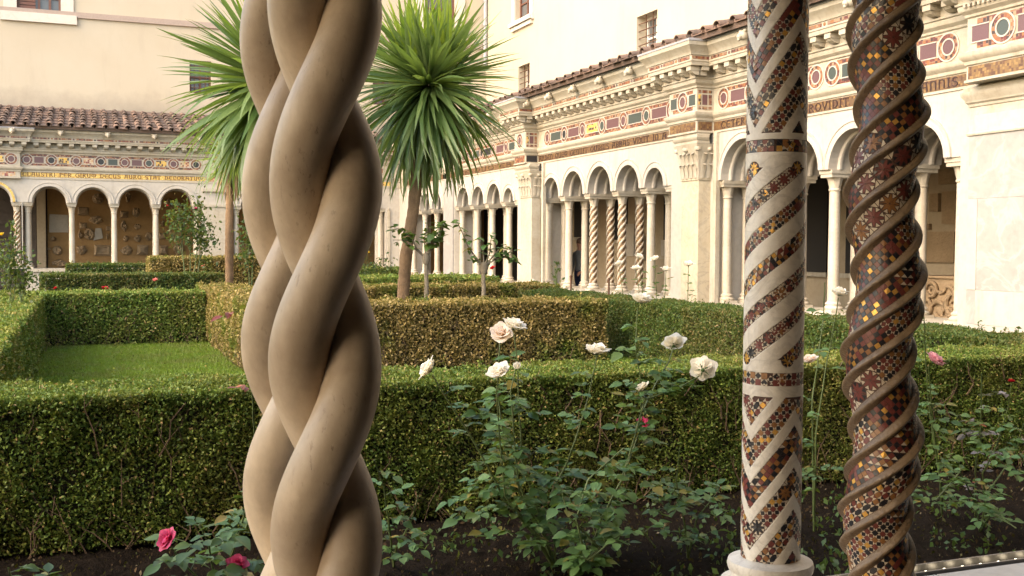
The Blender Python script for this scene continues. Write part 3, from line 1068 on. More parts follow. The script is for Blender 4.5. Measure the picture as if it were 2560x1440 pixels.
# --- far wing: s = X, wall face Y = 37.4
YW = 37.4
WFr = lambda s, n, h: (s, YW - n, EYE + h)
HS_F, HL_F = 1.30, -0.80
fx0, fx1 = -7.0, 10.5
bay1 = [XF(x) for x in (71, 180, 286, 390, 493)]
bay2 = [XF(x) for x in (591, 683, 772, 862, 950)]
bay0 = [XF(43) - 2 * 1.36, XF(43) - 1.36, XF(43)]
bay0[1] = XF(43) - 1.36
fwg = empty('arcade', (2.0, YW, 0.0), 'pale marble cloister arcade across the far side of the garden with gold mosaic inscription', 'arcade', 'cloister arcades')
gapsF = [(fx0, bay0[0] - .15), (bay0[-1] + .15, bay1[0] - .15), (bay1[-1] + .15, bay2[0] - .15), (bay2[-1] + .15, fx1)]
PF = (fx0 - 1, XF(54))
build_arcade(fwg, WFr, fx0, fx1, [bay0, bay1, bay2], gapsF, HS_F, HL_F, [PF], 0.12, 0.8, 4.0, True)
wing_columns(fwg, WFr, bay0, HL_F, HS_F, True, spiral=(XF(43),))
wing_columns(fwg, WFr, bay1 + bay2, HL_F, HS_F, True)
q = MB()
wbox(q, WFr, XF(62), fx1, -0.9, 0.03, -1.80, -0.9)
wbox(q, WFr, fx0, XF(30) - 1.5, -0.9, 0.03, -1.80, -0.9)
wbox(q, WFr, XF(58), fx1 - .1, -0.93, 0.09, -0.9, -0.80)
q.build('ledge', MARBLE, fwg)
o = band(fwg, WFr, XF(54) + .02, XF(511), 0.0, GOLDBAND, 2.10, 2.26)
lettering(WFr, 'CLAUSTRI PER GIRUM DECUS AURO STAT DECORATUM', XF(54) + .07, XF(511) - .05, 2.122, 2.238, .007, plain('brown_letters', (0.10, 0.035, 0.012), 0.5), o, thick=.15)
o = band(fwg, WFr, XF(511) + .03, XF(536), 0.0, CHECKR, 2.10, 2.26)
o = band(fwg, WFr, XF(560), fx1 - .3, 0.0, GOLDBAND, 2.10, 2.26)
lettering(WFr, 'HAC PRO ARTE PARES', XF(600), fx1 - .5, 2.122, 2.238, .007, DARKLET, o, thick=.15)
o = band(fwg, WFr, fx0, XF(44) - .02, 0.12, CHECKR, 2.10, 2.26)
fc = [XF(p) for p in (70, 131, 193, 254, 313, 373, 434, 490)]
guilloche(fwg, WFr, fc, HF + .02, 0.0, [PORPH, BLACKS, PORPH, BLACKS, PORPH, GREENP, PORPH, BLACKS], [PORPH, CHECKG, CHECKR, GREENP, PORPH, CHECKG, CHECKR], (None, None))
guilloche(fwg, WFr, [XF(32) - .73 * i for i in (3, 2, 1, 0)], HF + .02, 0.12, [BLACKS, PORPH], [CHECKG, CHECKG], (None, None))
guilloche(fwg, WFr, spaced(XF(540), fx1 - .4, .73), HF + .02, 0.0, [PORPH, BLACKS], [CHECKG, PORPH], (None, None))
# gold arch of the entrance
q = MB()
c = (bay0[1] + bay0[2]) / 2
r = (bay0[2] - bay0[1] - .25) / 2
half_ring(q, WFr, c, HS_F, [(r + .03, .029), (r + .03, .036), (r + .10, .036), (r + .10, .029)])
q.build('mosaic_archivolt', GOLDBAND, fwg)
for px in (-8, 34, 155, 272, 388, 500, 620):
    lion(fwg, WFr, XF(px, 37.0), 0.40 + (.12 if px < 50 else 0), 3.47)
q = MB()
wbox(q, WFr, fx0, fx1 + 4.9, -4.15, -0.81, 2.9, 3.1)
q.build('ceiling', PLASTER, fwg)
q = MB()
wbox(q, WFr, fx0, fx1 + 4.9, -4.15, -0.91, -1.75, -1.60)
q.build('gallery_floor', FLOORM, fwg)
for (a, bb) in ((bay1[-1] + .15, bay2[0] - .15), (bay2[-1] + .25, fx1 - .4)):
    q = MB()
    wbox(q, WFr, a + .05, bb - .05, 0.002, 0.05, -0.8, 1.25)
    wbox(q, WFr, a + .0, bb - .0, 0.002, 0.09, 1.25, 1.33)
    wbox(q, WFr, a + .0, bb - .0, 0.002, 0.09, 1.76, 1.86)
    q.build('pier_facing', MARBLE, fwg)

# ------------------------------------------------------------------ terracotta roofs
def cover_mesh(L, r0, r1, n=7, th=.018):
    b = MB()
    vs = []
    for (y, r) in ((0, r0), (L, r1)):
        for rr in (r, r - th):
            for i in range(n + 1):
                a = PI * i / n
                vs.append((rr * math.cos(a), y, rr * math.sin(a) * .85))
    m = n + 1
    fs = []
    for i in range(n):
        fs += [(i, i + 1, 2 * m + i + 1, 2 * m + i), (m + i, 3 * m + i, 3 * m + i + 1, m + i + 1), (i, m + i, m + i + 1, i + 1), (2 * m + i, 2 * m + i + 1, 3 * m + i + 1, 3 * m + i)]
    b.add(vs, fs)
    return b


def pan_mesh(L, w, th=.03):
    b = MB()
    b.box((-w / 2, 0, 0), (w / 2, L, th * .6))
    b.box((-w / 2, 0, th * .6), (-w / 2 + .03, L, th * 1.7))
    b.box((w / 2 - .03, 0, th * .6), (w / 2, L, th * 1.7))
    return b


def tiled_roof(root, origin, along, up, width, run, slope, step, course, vis0, vis1, eave_only):
    """tiles on a plane: 'along' the eave, 'up' the slope; the covers and pans in view are parts, the rest is joined"""
    A, U = Vector(along), Vector(up)
    U3 = (U * math.cos(slope) + Vector((0, 0, math.sin(slope)))).normalized()
    Nn = A.cross(U3).normalized()
    if Nn.z < 0:
        Nn = -Nn
    base = Matrix((( *[A.x, U3.x, Nn.x], origin[0]), (*[A.y, U3.y, Nn.y], origin[1]), (*[A.z, U3.z, Nn.z], origin[2]), (0, 0, 0, 1)))
    b = MB()
    b.box((0, 0.06, -0.10), (width, run, -0.012))
    o = b.build('roof', TILE, root, M=base)
    covers = [cover_mesh(course * 1.12, .092 + .006 * j, .075 + .006 * j).mesh('cover_tile', [TILE, TILE2, TILE][j], 50) for j in range(3)]
    pans = [pan_mesh(course * 1.08, step * .80).mesh('pan_tile', [TILE2, TILE][j]) for j in range(2)]
    rest = MB()
    nc = int(width / step)
    nr = max(1, int(run / course))
    for i in range(nc):
        x = (i + .5) * step
        for k in range(nr):
            y = k * course
            for kind in (0, 1):
                xx = x + (step / 2 if kind == 0 else 0)
                M = base @ Matrix.Translation((xx + rnd.uniform(-.012, .012), y + rnd.uniform(-.03, .03), (.035 if kind == 0 else -.004) + .004 * (k % 2))) @ Matrix.Rotation(rnd.uniform(-.05, .05), 4, 'Z') @ Matrix.Rotation(-.045 + rnd.uniform(-.012, .012), 4, 'X')
                if vis0 <= x <= vis1 and (not eave_only or (k < 2)):
                    me = rnd.choice(covers if kind == 0 else pans)
                    link(bpy.data.objects.new(me.name.split('.')[0], me), o, M)
                elif not eave_only or k < 2:
                    src = cover_mesh(course * 1.12, .092, .077, 5) if kind == 0 else pan_mesh(course * 1.08, step * .8)
                    Mi = base.inverted() @ M
                    rest.add([Mi @ Vector(v) for v in src.v], src.f)
    if rest.v:
        tag(rest.build('tile', TILE, o, M=base), kind='stuff')
    return o


slope_f = math.atan2(1.12, 4.7)
tiled_roof(fwg, (fx0, YW - 0.62, EYE + 3.66), (1, 0, 0), (0, 1, 0), 17.0, 4.9, slope_f, 0.335, 0.64, 4.2, 12.6, False)
tiled_roof(rw, (XW - 0.62, R0, EYE + 3.66), (0, 1, 0), (1, 0, 0), 31.0, 5.2, math.atan2(1.2, 5.0), 0.44, 0.60, 3.0, 22.5, True)

# ------------------------------------------------------------------ tall plastered buildings behind the wings
YB, XB = 41.55, 15.3
bl = empty('building', (3, YB, 0), 'tall peach plastered building rising behind the far arcade', 'building')
br = empty('building', (XB, 22, 0), 'tall peach plastered building rising behind the long right-hand arcade', 'building')
TOPH = 15.0


def wall_with_holes(W, s0, s1, h0, h1, holes, depth):
    """front wall sheet with rectangular openings and their reveals"""
    ss = sorted(set([s0, s1] + [x for q in holes for x in q[:2]]))
    hh = sorted(set([h0, h1] + [x for q in holes for x in q[2:4]]))
    b = MB()
    for a, bb in zip(ss[:-1], ss[1:]):
        for c, d in zip(hh[:-1], hh[1:]):
            if any(q[0] - 1e-6 <= a and bb <= q[1] + 1e-6 and q[2] - 1e-6 <= c and d <= q[3] + 1e-6 for q in holes):
                continue
            b.add([W(a, 0, c), W(bb, 0, c), W(bb, 0, d), W(a, 0, d)], [(0, 1, 2, 3)])
    for (a, bb, c, d) in [q[:4] for q in holes]:
        p = [W(a, 0, c), W(bb, 0, c), W(bb, 0, d), W(a, 0, d), W(a, -depth, c), W(bb, -depth, c), W(bb, -depth, d), W(a, -depth, d)]
        b.add(p, [(0, 1, 5, 4), (1, 2, 6, 5), (2, 3, 7, 6), (3, 0, 4, 7)])
    return b


WBF = lambda s, n, h: (s, YB - n, EYE + h)
WBR = lambda s, n, h: (XB - n, s, EYE + h)
def hf(px, py): return float(at(px, py, 1, YB)[2]) - EYE
def sf(px, py): return float(at(px, py, 1, YB)[0])
def hr(px, py): return float(at(px, py, 0, XB)[2]) - EYE
def sr(px, py): return float(at(px, py, 0, XB)[1])


holesF = [(sf(42, 30), sf(152, 30), hf(90, 33), hf(90, -90)), (sf(474, 190), sf(528, 190), hf(500, 233), hf(500, 152)),
          (sf(932, 220), sf(990, 220), hf(950, 262), hf(950, 196)), (sf(1061, 40), sf(1137, 40), hf(1100, 62), hf(1100, -60))]
holesR = [(sr(1326, 20), sr(1289, 20), hr(1308, 45), hr(1308, -40)), (sr(1324, 200), sr(1296, 200), hr(1310, 248), hr(1310, 162)), (sr(1643, 80), sr(1592, 80), hr(1618, 142), hr(1618, 33))]
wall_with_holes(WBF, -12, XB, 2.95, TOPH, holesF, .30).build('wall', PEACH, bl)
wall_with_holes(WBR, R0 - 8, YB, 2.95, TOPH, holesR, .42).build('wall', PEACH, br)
# lower storeys = back walls of the galleries
q = MB()
q.add([WBF(-12, 0, -1.75), WBF(XB, 0, -1.75), WBF(XB, 0, 2.95), WBF(-12, 0, 2.95)], [(0, 1, 2, 3)])
q.build('gallery_back_wall', OCHRE, bl)
q = MB()
q.add([WBR(R0 - 8, 0, -1.75), WBR(YB, 0, -1.75), WBR(YB, 0, 2.95), WBR(R0 - 8, 0, 2.95)], [(0, 1, 2, 3)])
q.build('gallery_back_wall', PLASTER, br)


def window(root, W, hole, frame, depth, nm, nh, bars=None, halves=None, surround=None, sill=None):
    a, bb, c, d = hole[:4]
    q = MB()
    t = 0.07
    z = -depth
    for (x0, x1, y0, y1) in ((a, a + t, c, d), (bb - t, bb, c, d), (a + t, bb - t, c, c + t), (a + t, bb - t, d - t, d)):
        wbox(q, W, x0, x1, z, z + .07, y0, y1)
    for i in range(1, nm):
        x = a + (bb - a) * i / nm
        wbox(q, W, x - .04, x + .04, z, z + .065, c + t, d - t)
    for i in range(1, nh):
        y = c + (d - c) * i / nh
        wbox(q, W, a + t, bb - t, z, z + .055, y - .025, y + .025)
    w = q.build('window', frame, root)
    q = MB()
    wbox(q, W, a, bb, z - .03, z + .01, c, d)
    q.build('pane', PANE, w)
    if bars:
        q = MB()
        for i in range(1, bars[0]):
            x = a + (bb - a) * i / bars[0]
            wbox(q, W, x - .012, x + .012, -.11, -.085, c, d)
        for i in range(1, bars[1]):
            y = c + (d - c) * i / bars[1]
            wbox(q, W, a, bb, -.084, -.06, y - .012, y + .012)
        q.build('window_bars', RUST, w)
    if surround:
        q = MB()
        for (x0, x1, y0, y1) in ((a - surround, a - .001, c, d + surround), (bb + .001, bb + surround, c, d + surround), (a - surround * 1.25, bb + surround * 1.25, c - surround * .75, c - .001)):
            wbox(q, W, x0, x1, -.02, .05 if y0 >= c else .10, y0, y1)
        q.build('surround', WHITEP, w)
    if sill:
        q = MB()
        wbox(q, W, a - .35, bb + .35, .0, .18, c - .2, c - .06)
        wbox(q, W, a - .25, bb + .25, .0, .10, c - .36, c - .2)
        q.build('sill', WHITEP, w)
    return w


w1 = window(bl, WBF, holesF[0], WOOD, .18, 4, 3, surround=.42)
q = MB()
a, bb, c, d = holesF[0]
for i in range(14):
    y = c + .04 + i * .12
    wbox(q, WBF, a + .08, a + (bb - a) * .42, -.10, -.075 + .02, y, y + .10)
q.build('shutter', WOOD, w1)
window(bl, WBF, holesF[1], WOOD, .26, 2, 2, bars=(4, 6))
window(bl, WBF, holesF[2], WOOD, .26, 2, 2, bars=(4, 5))
window(bl, WBF, holesF[3], WOOD, .14, 2, 3, surround=.42)
window(br, WBR, holesR[0], WOOD, .25, 2, 2, sill=True, surround=.3)
window(br, WBR, holesR[1], WHITEWOOD, .40, 2, 2, bars=(3, 6))
window(br, WBR, holesR[2], WHITEWOOD, .40, 2, 2, bars=(3, 6))
q = MB()
hb = hf(240, 42)
wbox(q, WBF, -12, XB - .002, -.01, .07, hb - .10, hb + .10)
q.build('string_course', BANDM, bl)
q = MB()
xx = XB - 0.10
q.tube([(xx, YB - .16, EYE + 7.3), (xx, YB - .16, EYE + TOPH)], .075, 8)
for z in (8.9, 11.0, 13.0):
    q.tube([(xx, YB - .16, EYE + z), (xx, YB - .16, EYE + z + .12)], .1, 8)
q.build('drainpipe', LEAD, bl)
# inside the galleries: dark openings, pillars, tablets
def gal(root, W, name, m, s0, s1, n0, n1, h0, h1):
    q = MB()
    wbox(q, W, s0, s1, n0, n1, h0, h1)
    return q.build(name, m, root)
def sfg(px): return float(at(px, 620, 1, YB - .1)[0])
def hfg(py, px=250): return float(at(px, py, 1, YB - .1)[2]) - EYE
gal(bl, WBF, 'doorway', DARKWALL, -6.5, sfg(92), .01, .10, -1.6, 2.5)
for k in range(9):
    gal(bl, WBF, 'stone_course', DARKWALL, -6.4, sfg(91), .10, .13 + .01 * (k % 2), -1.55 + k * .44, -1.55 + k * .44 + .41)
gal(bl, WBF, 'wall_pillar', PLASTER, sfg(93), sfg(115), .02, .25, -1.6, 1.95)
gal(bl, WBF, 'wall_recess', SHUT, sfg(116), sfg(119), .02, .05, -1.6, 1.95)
def srg(px): return float(at(px, 620, 0, XB - .1)[1])
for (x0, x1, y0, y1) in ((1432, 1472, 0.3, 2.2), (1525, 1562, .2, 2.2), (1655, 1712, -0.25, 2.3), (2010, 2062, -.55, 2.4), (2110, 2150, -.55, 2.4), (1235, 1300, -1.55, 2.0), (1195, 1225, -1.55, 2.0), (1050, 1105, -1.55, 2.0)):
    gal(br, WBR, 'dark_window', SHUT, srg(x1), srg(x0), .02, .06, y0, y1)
    gal(br, WBR, 'window_ledge', MARBLE, srg(x1) - .1, srg(x0) + .1, .02, .14, y0 - .10, y0 - .005)

# ------------------------------------------------------------------ near gallery (the one the photograph is taken from)
COLX = 1.75
YO, YI = 2.45, 2.03                     # outer and inner row of the near columns
LEDGE_Z = 0.75
para = empty('parapet', (1.0, 2.2, 0), 'pale stone parapet carrying the foreground columns, lamps set along its garden edge', 'parapet')
q = MB()
q.box((-6, 1.86, -0.1), (9, 2.58, 0.66))
q.build('wall', LEDGE, para)
ctop = MB()
xs = [-6, -4.1, -2.2, -0.35, 1.12, 2.42, 3.6, 5.4, 9]
for a, b in zip(xs[:-1], xs[1:]):
    c = MB()
    c.box((a + .003, 1.80, 0.662), (b - .003, 2.563, LEDGE_Z))
    c.build('coping_stone', LEDGE, para)
q = MB()
q.box((-6, 2.5645, 0.60), (9, 2.66, 0.715))
q.build('outer_moulding', LEDGE, para)
ng = empty('arcade', (1, 2.2, 0), 'near cloister gallery overhead and behind the camera, unseen in the photograph', 'arcade', 'cloister arcades')
WN = lambda s, n, h: (s, 2.65 + n, EYE + h)
WNn = lambda s, n, h: (s, 2.65 - 0 + n, EYE + h)
q = MB()
cxs = [COLX + 1.32 * k for k in (-4, -3, -2, -1, 0, 1, 2, 3)]
arch_wall(q, lambda s, n, h: (s, 2.65 + n, EYE + h), cxs[0] - .2, cxs[-1] + .2, [((a + b) / 2, (b - a - .27) / 2) for a, b in zip(cxs[:-1], cxs[1:])], 1.18, 3.5, 0.82)
wbox(q, WN, -9, cxs[0] - .2, -.82, 0, -1.75, 3.5)
wbox(q, WN, cxs[-1] + .2, 10, -.82, 0, -1.75, 3.5)
wbox(q, WN, 3.22, 4.6, -.82, -.06, -1.0, 1.175)          # unseen pier on the right, added to keep light off the columns' right sides
q.build('wall', MARBLE, ng)
q = MB()
wbox(q, WN, -9, 10, -7.0, -.83, 2.6, 2.75)
q.build('ceiling', NEARPLASTER, ng)
q = MB()
wbox(q, WN, -9, 10, -7.0, -6.8, -1.75, 2.6)
wbox(q, WN, 9.8, 10, -6.8, -.83, -1.6, 2.6)
q.build('back_wall', NEARPLASTER, ng)
q = MB()
wbox(q, WN, -9, 10, -7.0, -.86, -1.75, -1.6)
q.build('gallery_floor', FLOORM, ng)
q = MB()
q.add([WN(-9, .55, 3.5), WN(10, .55, 3.5), WN(10, -7, 4.8), WN(-9, -7, 4.8)], [(0, 1, 2, 3)])
q.build('roof', TILE, ng)


def colbase(parent, x, y, r, m):
    b = MB()
    b.box((x - r * 1.55, y - r * 1.55, LEDGE_Z), (x + r * 1.55, y + r * 1.55, LEDGE_Z + .055))
    b.lathe([(r * 1.5, .055), (r * 1.60, .07), (r * 1.60, .09), (r * 1.3, .105), (r * 1.22, .115), (r * 1.36, .122), (r * 1.40, .135), (r * 1.36, .148), (r * 1.1, .155), (r * 1.02, .158)], (x, y, LEDGE_Z), 48)
    return b.build('base', m, parent, 40)


def colcap(parent, x, y, r, m):
    b = MB()
    z = EYE + .93
    b.lathe([(r, 0), (r * 1.1, .02), (r * 1.05, .04), (r * 1.15, .09), (r * 1.5, .14)], (x, y, z), 32)
    b.box((x - .16, y - .16, z + .14), (x + .16, y + .16, z + .25))
    return b.build('capital', m, parent, 40)


SH0, SH1 = LEDGE_Z + .15, EYE + .95      # shafts of the near columns


# ---- two-strand braided columns
def braided(x, y, R, r, pitch, py_cross, label):
    root = empty('braided_column', (x, y, LEDGE_Z), label, 'column', 'braided columns in the foreground')
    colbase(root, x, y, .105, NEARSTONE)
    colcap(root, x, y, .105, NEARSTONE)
    px = 813 if y < 2.2 else 721
    hc = float(at(px, py_cross, 1, y)[2])
    fc_ = math.atan2(-y, -x)
    for s in range(2):
        pts = []
        n = 150
        for k in range(n + 1):
            h = SH0 - .02 + (SH1 - SH0 + .04) * k / n
            a = fc_ + 2 * PI * (h - hc) / pitch + PI * s
            wob = 1 + .03 * math.sin(h * 9.1 + s * 2 + x)
            pts.append((x + R * wob * math.cos(a), y + R * wob * math.sin(a), h))
        b = MB()
        b.tube(pts, [r * (1 + .025 * math.sin(k * .21 + s * 3)) for k in range(n + 1)], 40)
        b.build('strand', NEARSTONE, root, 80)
    return root


braided(.425, YI, .0500, .0560, .672, 240, 'braided two-strand honey stone column nearest the camera, thick and in front of its twin')
braided(.429, YO, .0500, .0545, .672, 297, 'braided two-strand honey stone column half hidden behind the thicker one, its lit edge showing')

# ---- tesserae: polygons in a flat (t, w) lattice, mapped onto a shaft
TM = {'r': T_RED, 'k': T_BLACK, 'w': T_WHITE, 'o': T_OCHRE, 'g': T_GOLD}


def cell_polys(style, ci, cj, rr):
    """tesserae of one unit cell, corners in 0..1"""
    g = .045
    sq = lambda a, b, c, d: [(a + g, c + g), (b - g, c + g), (b - g, d - g), (a + g, d - g)]
    if style == 'check':
        c = rr.choice('rrrooog') if (ci + cj) % 2 else rr.choice('kkkkr')
        return [(sq(0, 1, 0, 1), c)]
    if style == 'diamond':
        if (ci + cj) % 2:
            c = rr.choice('kkkkr')
            out = [([(.5, .06), (.94, .5), (.5, .94), (.06, .5)], c)]
            for a, b, d in (((0, 0), (.44, 0), (0, .44)), ((1, 0), (1, .44), (.56, 0)), ((1, 1), (.56, 1), (1, .56)), ((0, 1), (0, .56), (.44, 1))):
                out.append(([a, b, d], 'w'))
            return out
        return [(sq(0, 1, 0, 1), rr.choice('rrrrookg'))]
    if style == 'tri':
        if (ci + cj) % 2:
            c = rr.choice('kkkr')
            return [([(.04, .04), (.92, .04), (.04, .92)], c), ([(.96, .1), (.96, .96), (.1, .96)], rr.choice('wwk'))]
        return [(sq(0, 1, 0, 1), rr.choice('ooorrkg'))]
    if style == 'hour':
        if (ci + cj) % 2:
            c = 'k' if cj % 2 else rr.choice('rk')
            return [([(.5, .5), (.06, 0.02), (.94, 0.02)], 'w'), ([(.5, .5), (.94, .98), (.06, .98)], 'w'), ([(.46, .5), (.02, .94), (.02, .06)], c), ([(.54, .5), (.98, .06), (.98, .94)], c)]
        return [(sq(0, 1, 0, 1), ['o', 'k', 'r', 'o', 'g', 'r', 'k'][(ci + cj * 3) % 7])]
    return []


def star_polys(cx, cy, R, col, bgc):
    out = []
    for k in range(8):
        a = 2 * PI * k / 8
        p = [(cx + .06 * R * math.cos(a), cy + .06 * R * math.sin(a)), (cx + R * .50 * math.cos(a - PI / 8), cy + R * .50 * math.sin(a - PI / 8)), (cx + R * math.cos(a), cy + R * math.sin(a)), (cx + R * .50 * math.cos(a + PI / 8), cy + R * .50 * math.sin(a + PI / 8))]
        out.append((p, col))
        b0 = a + PI / 8
        out.append(([(cx + R * .58 * math.cos(b0), cy + R * .58 * math.sin(b0)), (cx + R * .98 * math.cos(b0 - .22), cy + R * .98 * math.sin(b0 - .22)), (cx + R * .98 * math.cos(b0 + .22), cy + R * .98 * math.sin(b0 + .22))], bgc))
    return out


def band_tesserae(T0, T1, Wd, rows, rr, styles, seg):
    """polygons (in t, w metres, w in -Wd/2..Wd/2) filling a straight band"""
    c = Wd / rows
    out = []
    t = T0
    i = 0
    while t + c <= T1 + 1e-6:
        style = styles[int((t - T0) / seg) % len(styles)]
        if style == 'star' and t + c * rows <= T1:
            R = Wd / 2 * .97
            out += star_polys(t + c * rows / 2, 0, R, rr.choice('rrrok'), rr.choice('wwk'))
            for (a, b) in ((0, -1), (0, 1), (1, -1), (1, 1)):
                x0 = t + (c * rows if a else 0)
                out.append(([(x0 + (.02 if not a else -.02) * Wd, b * Wd * .48), (x0 + (.26 if not a else -.26) * Wd, b * Wd * .48), (x0 + (.02 if not a else -.02) * Wd, b * Wd * .22)], 'w'))
            t += c * rows
            i += rows
            continue
        if style == 'star':
            style = 'diamond'
        for j in range(rows):
            for poly, col in cell_polys(style, i, j, rr):
                out.append(([(t + p[0] * c, -Wd / 2 + (j + p[1]) * c) for p in poly], col))
        t += c
        i += 1
    return out


def lay_tesserae(root, polys, surf, x, y, limit=300, th=.0018):
    """polys: list of ([(a,h)...], colour) ; surf(a, h, d) gives the 3-D point. The largest that face the camera are parts, the rest is joined"""
    cands, rest = [], {k: MB() for k in TM}
    cdir = Vector((-x, -y, 0)).normalized()
    for poly, col in polys:
        jit = [rnd.uniform(-.0004, .0004) for _ in poly]
        top = [Vector(surf(a, h, .0006 + j)) for (a, h), j in zip(poly, jit)]
        bot = [Vector(surf(a, h, -th)) for (a, h) in poly]
        n = (top[1] - top[0]).cross(top[2] - top[0])
        ar = n.length / 2 * (1 if len(poly) == 3 else 2)
        mid = sum(top, Vector()) / len(top)
        out = Vector((mid.x - x, mid.y - y, 0)).normalized()
        face = out.dot(cdir)
        vis = 1 if (face > .28 and 1.2 < mid.z < 2.35) else 0
        cands.append((ar * max(face, 0) * vis, top, bot, col))
    cands.sort(key=lambda c: -c[0])
    for k, (sc, top, bot, col) in enumerate(cands):
        n = len(top)
        fs = [tuple(range(n))] + [(i, n + i, n + (i + 1) % n, (i + 1) % n) for i in range(n)]
        if k < limit and sc > 0:
            b = MB()
            b.add(top + bot, fs)
            b.build('tessera', TM[col], root)
        else:
            rest[col].add(top + bot, fs)
    allb = MB()
    order = list(TM)
    for i, k in enumerate(order):
        allb.cur = i
        allb.add(rest[k].v, rest[k].f)
    tag(allb.build('tesserae', [TM[k] for k in order], root), kind='stuff')


# ---- straight column with chevrons above and below, spiral bands between
CX_, CY_, CR = float(at(1937, 620, 1, YO)[0]), YO, .0800
cc = empty('mosaic_column', (CX_, CY_, LEDGE_Z), 'straight white marble column inlaid with mosaic zigzags and spiral bands', 'column')
colbase(cc, CX_, CY_, .083, NEARMARBLE)
colcap(cc, CX_, CY_, .083, NEARMARBLE)
FC = math.atan2(-CY_, -CX_)
def HC(py): return float(at(1935, py, 1, CY_)[2])
MPX = HC(700) - HC(701)
PHV, PHSPAN = FC - math.radians(44), math.radians(90)
ZIG = dict(up=dict(A=165 * MPX, T=108 * MPX, h0=HC(257), lo=HC(338), hi=SH1 + 1), dn=dict(A=150 * MPX, T=104 * MPX, h0=HC(1200), lo=HC(1404), hi=HC(984)))
WF_ = .39
PSP = 362 * MPX
SPU, SPL = HC(424), HC(893)
SW = 20.5 * MPX                              # half the vertical width of a spiral mosaic band


def tri(phi):
    u = ((phi - PHV) / PHSPAN) % 2
    return 1 - np.abs(1 - u)


def in_mosaic(phi, h):
    """arrays: is the point part of a mosaic field"""
    m = np.zeros(np.broadcast(phi, h).shape, bool)
    for z in ZIG.values():
        f = ((h - z['h0'] - z['A'] * tri(phi)) / z['T']) % 1
        m |= (f > WF_) & (h > z['lo']) & (h < z['hi'])
    m |= (h < HC(355)) & (h > HC(385))
    m |= (h < HC(925)) & (h > HC(957))
    q = h - PSP * (phi - FC - math.radians(44)) / (2 * PI) - SPU
    per = PSP / 4
    d = (q + per / 2) % per - per / 2
    k = np.round(q / per)
    inb = (np.abs(d) < SW) & (h < SPU + .001) & (h > SPL)
    # round ends
    for k2 in range(8):
        for (phe, he) in ((FC + math.radians(44) + k2 * PI / 2, SPU), (FC + math.radians(44) + 2 * PI * (SPL - SPU) / PSP + k2 * PI / 2, SPL)):
            dp = (phi - phe + PI) % (2 * PI) - PI
            inb |= ((dp * CR) ** 2 + (h - he) ** 2) < (SW * .82) ** 2
    return m | inb


nphi, nh = 288, 980
ph = FC + np.linspace(-PI, PI, nphi + 1)[:-1]
hh = np.linspace(SH0, SH1, nh + 1)
PH, HH = np.meshgrid(ph, hh)
msk = in_mosaic(PH, HH)
RR = CR - .0022 * msk
V = np.stack([CX_ + RR * np.cos(PH), CY_ + RR * np.sin(PH), HH], -1).reshape(-1, 3)
i0 = (np.arange(nh)[:, None] * nphi + np.arange(nphi)[None]).ravel()
j0 = (np.arange(nh)[:, None] * nphi + (np.arange(nphi)[None] + 1) % nphi).ravel()
Q = np.stack([i0, j0, j0 + nphi, i0 + nphi], 1)
fm = in_mosaic(PH[:-1] + PI / nphi, HH[:-1] + (hh[1] - hh[0]) / 2).ravel()
link(bpy.data.objects.new('shaft', np_mesh('shaft', V, Q, [NEARMARBLE, GROUT], fm.astype(np.int32), True)), cc)
polys = []
rr = random.Random(3)
surf_c = lambda a, h, d: (CX_ + (CR - .0010 + d) * math.cos(FC + a / CR), CY_ + (CR - .0010 + d) * math.sin(FC + a / CR), h)


def keep(poly_ah):
    pa = np.array(poly_ah)
    cen = pa.mean(0)
    pa = np.vstack([pa * .97 + cen * .03, cen[None]])
    return bool(in_mosaic(FC + pa[:, 0] / CR, pa[:, 1]).all())


for key, z in ZIG.items():
    ang = math.atan2(z['A'], CR * PHSPAN)
    Wd = (1 - WF_) * z['T'] * math.cos(ang) * .97
    Llen = math.hypot(z['A'], CR * PHSPAN)
    for leg in range(4):
        sg = 1 if leg % 2 == 0 else -1
        aV = (PHV - FC + leg * PHSPAN) * CR
        for k in range(-14, 15):
            hb = z['h0'] + (0 if sg > 0 else z['A']) + (k + WF_ + (1 - WF_) / 2) * z['T']
            if hb + z['A'] < z['lo'] - .05 - (z['A'] if sg < 0 else 0) or hb - z['A'] > min(z['hi'], SH1) + .05:
                continue
            st = [['check', 'diamond'], ['hour', 'diamond'], ['diamond'], ['tri', 'check'], ['star', 'diamond'], ['hour']][(k * 5 + leg * 3 + (0 if key == 'up' else 2)) % 6]
            e1 = (math.cos(ang), sg * math.sin(ang))
            e2 = (-sg * math.sin(ang), math.cos(ang))
            for poly, col in band_tesserae(-.02, Llen + .02, Wd, 3, rr, st, .08):
                pa = [(aV + t * e1[0] + w * e2[0], hb + t * e1[1] + w * e2[1]) for t, w in poly]
                am = sum(p[0] for p in pa) / len(pa)
                if not (aV <= am <= aV + PHSPAN * CR) or not (SH0 < pa[0][1] < SH1 - .01):
                    continue
                if keep(pa):
                    polys.append((pa, col))
angs = math.atan2(PSP / (2 * PI), CR)
for k in range(4):
    Wd = 2 * SW * math.cos(angs) * .97
    L = (SPU - SPL) / math.sin(angs)
    a0 = math.radians(44) * CR + k * PI / 2 * CR
    st = [['star', 'diamond'], ['check', 'diamond', 'check'], ['tri', 'hour'], ['diamond', 'star']][k]
    e1 = (-math.cos(angs), -math.sin(angs))
    e2 = (-math.sin(angs), math.cos(angs))
    for poly, col in band_tesserae(0, L, Wd, 3, rr, st, .16):
        pa = [(a0 + t * e1[0] + w * e2[0], SPU + t * e1[1] + w * e2[1]) for t, w in poly][::-1]
        if keep(pa):
            polys.append((pa, col))
    for he, ae in ((SPU, a0), (SPL, a0 - L * math.cos(angs))):
        for poly, col in star_polys(ae, he, SW * .76, 'g', 'k'):
            polys.append((poly, col))
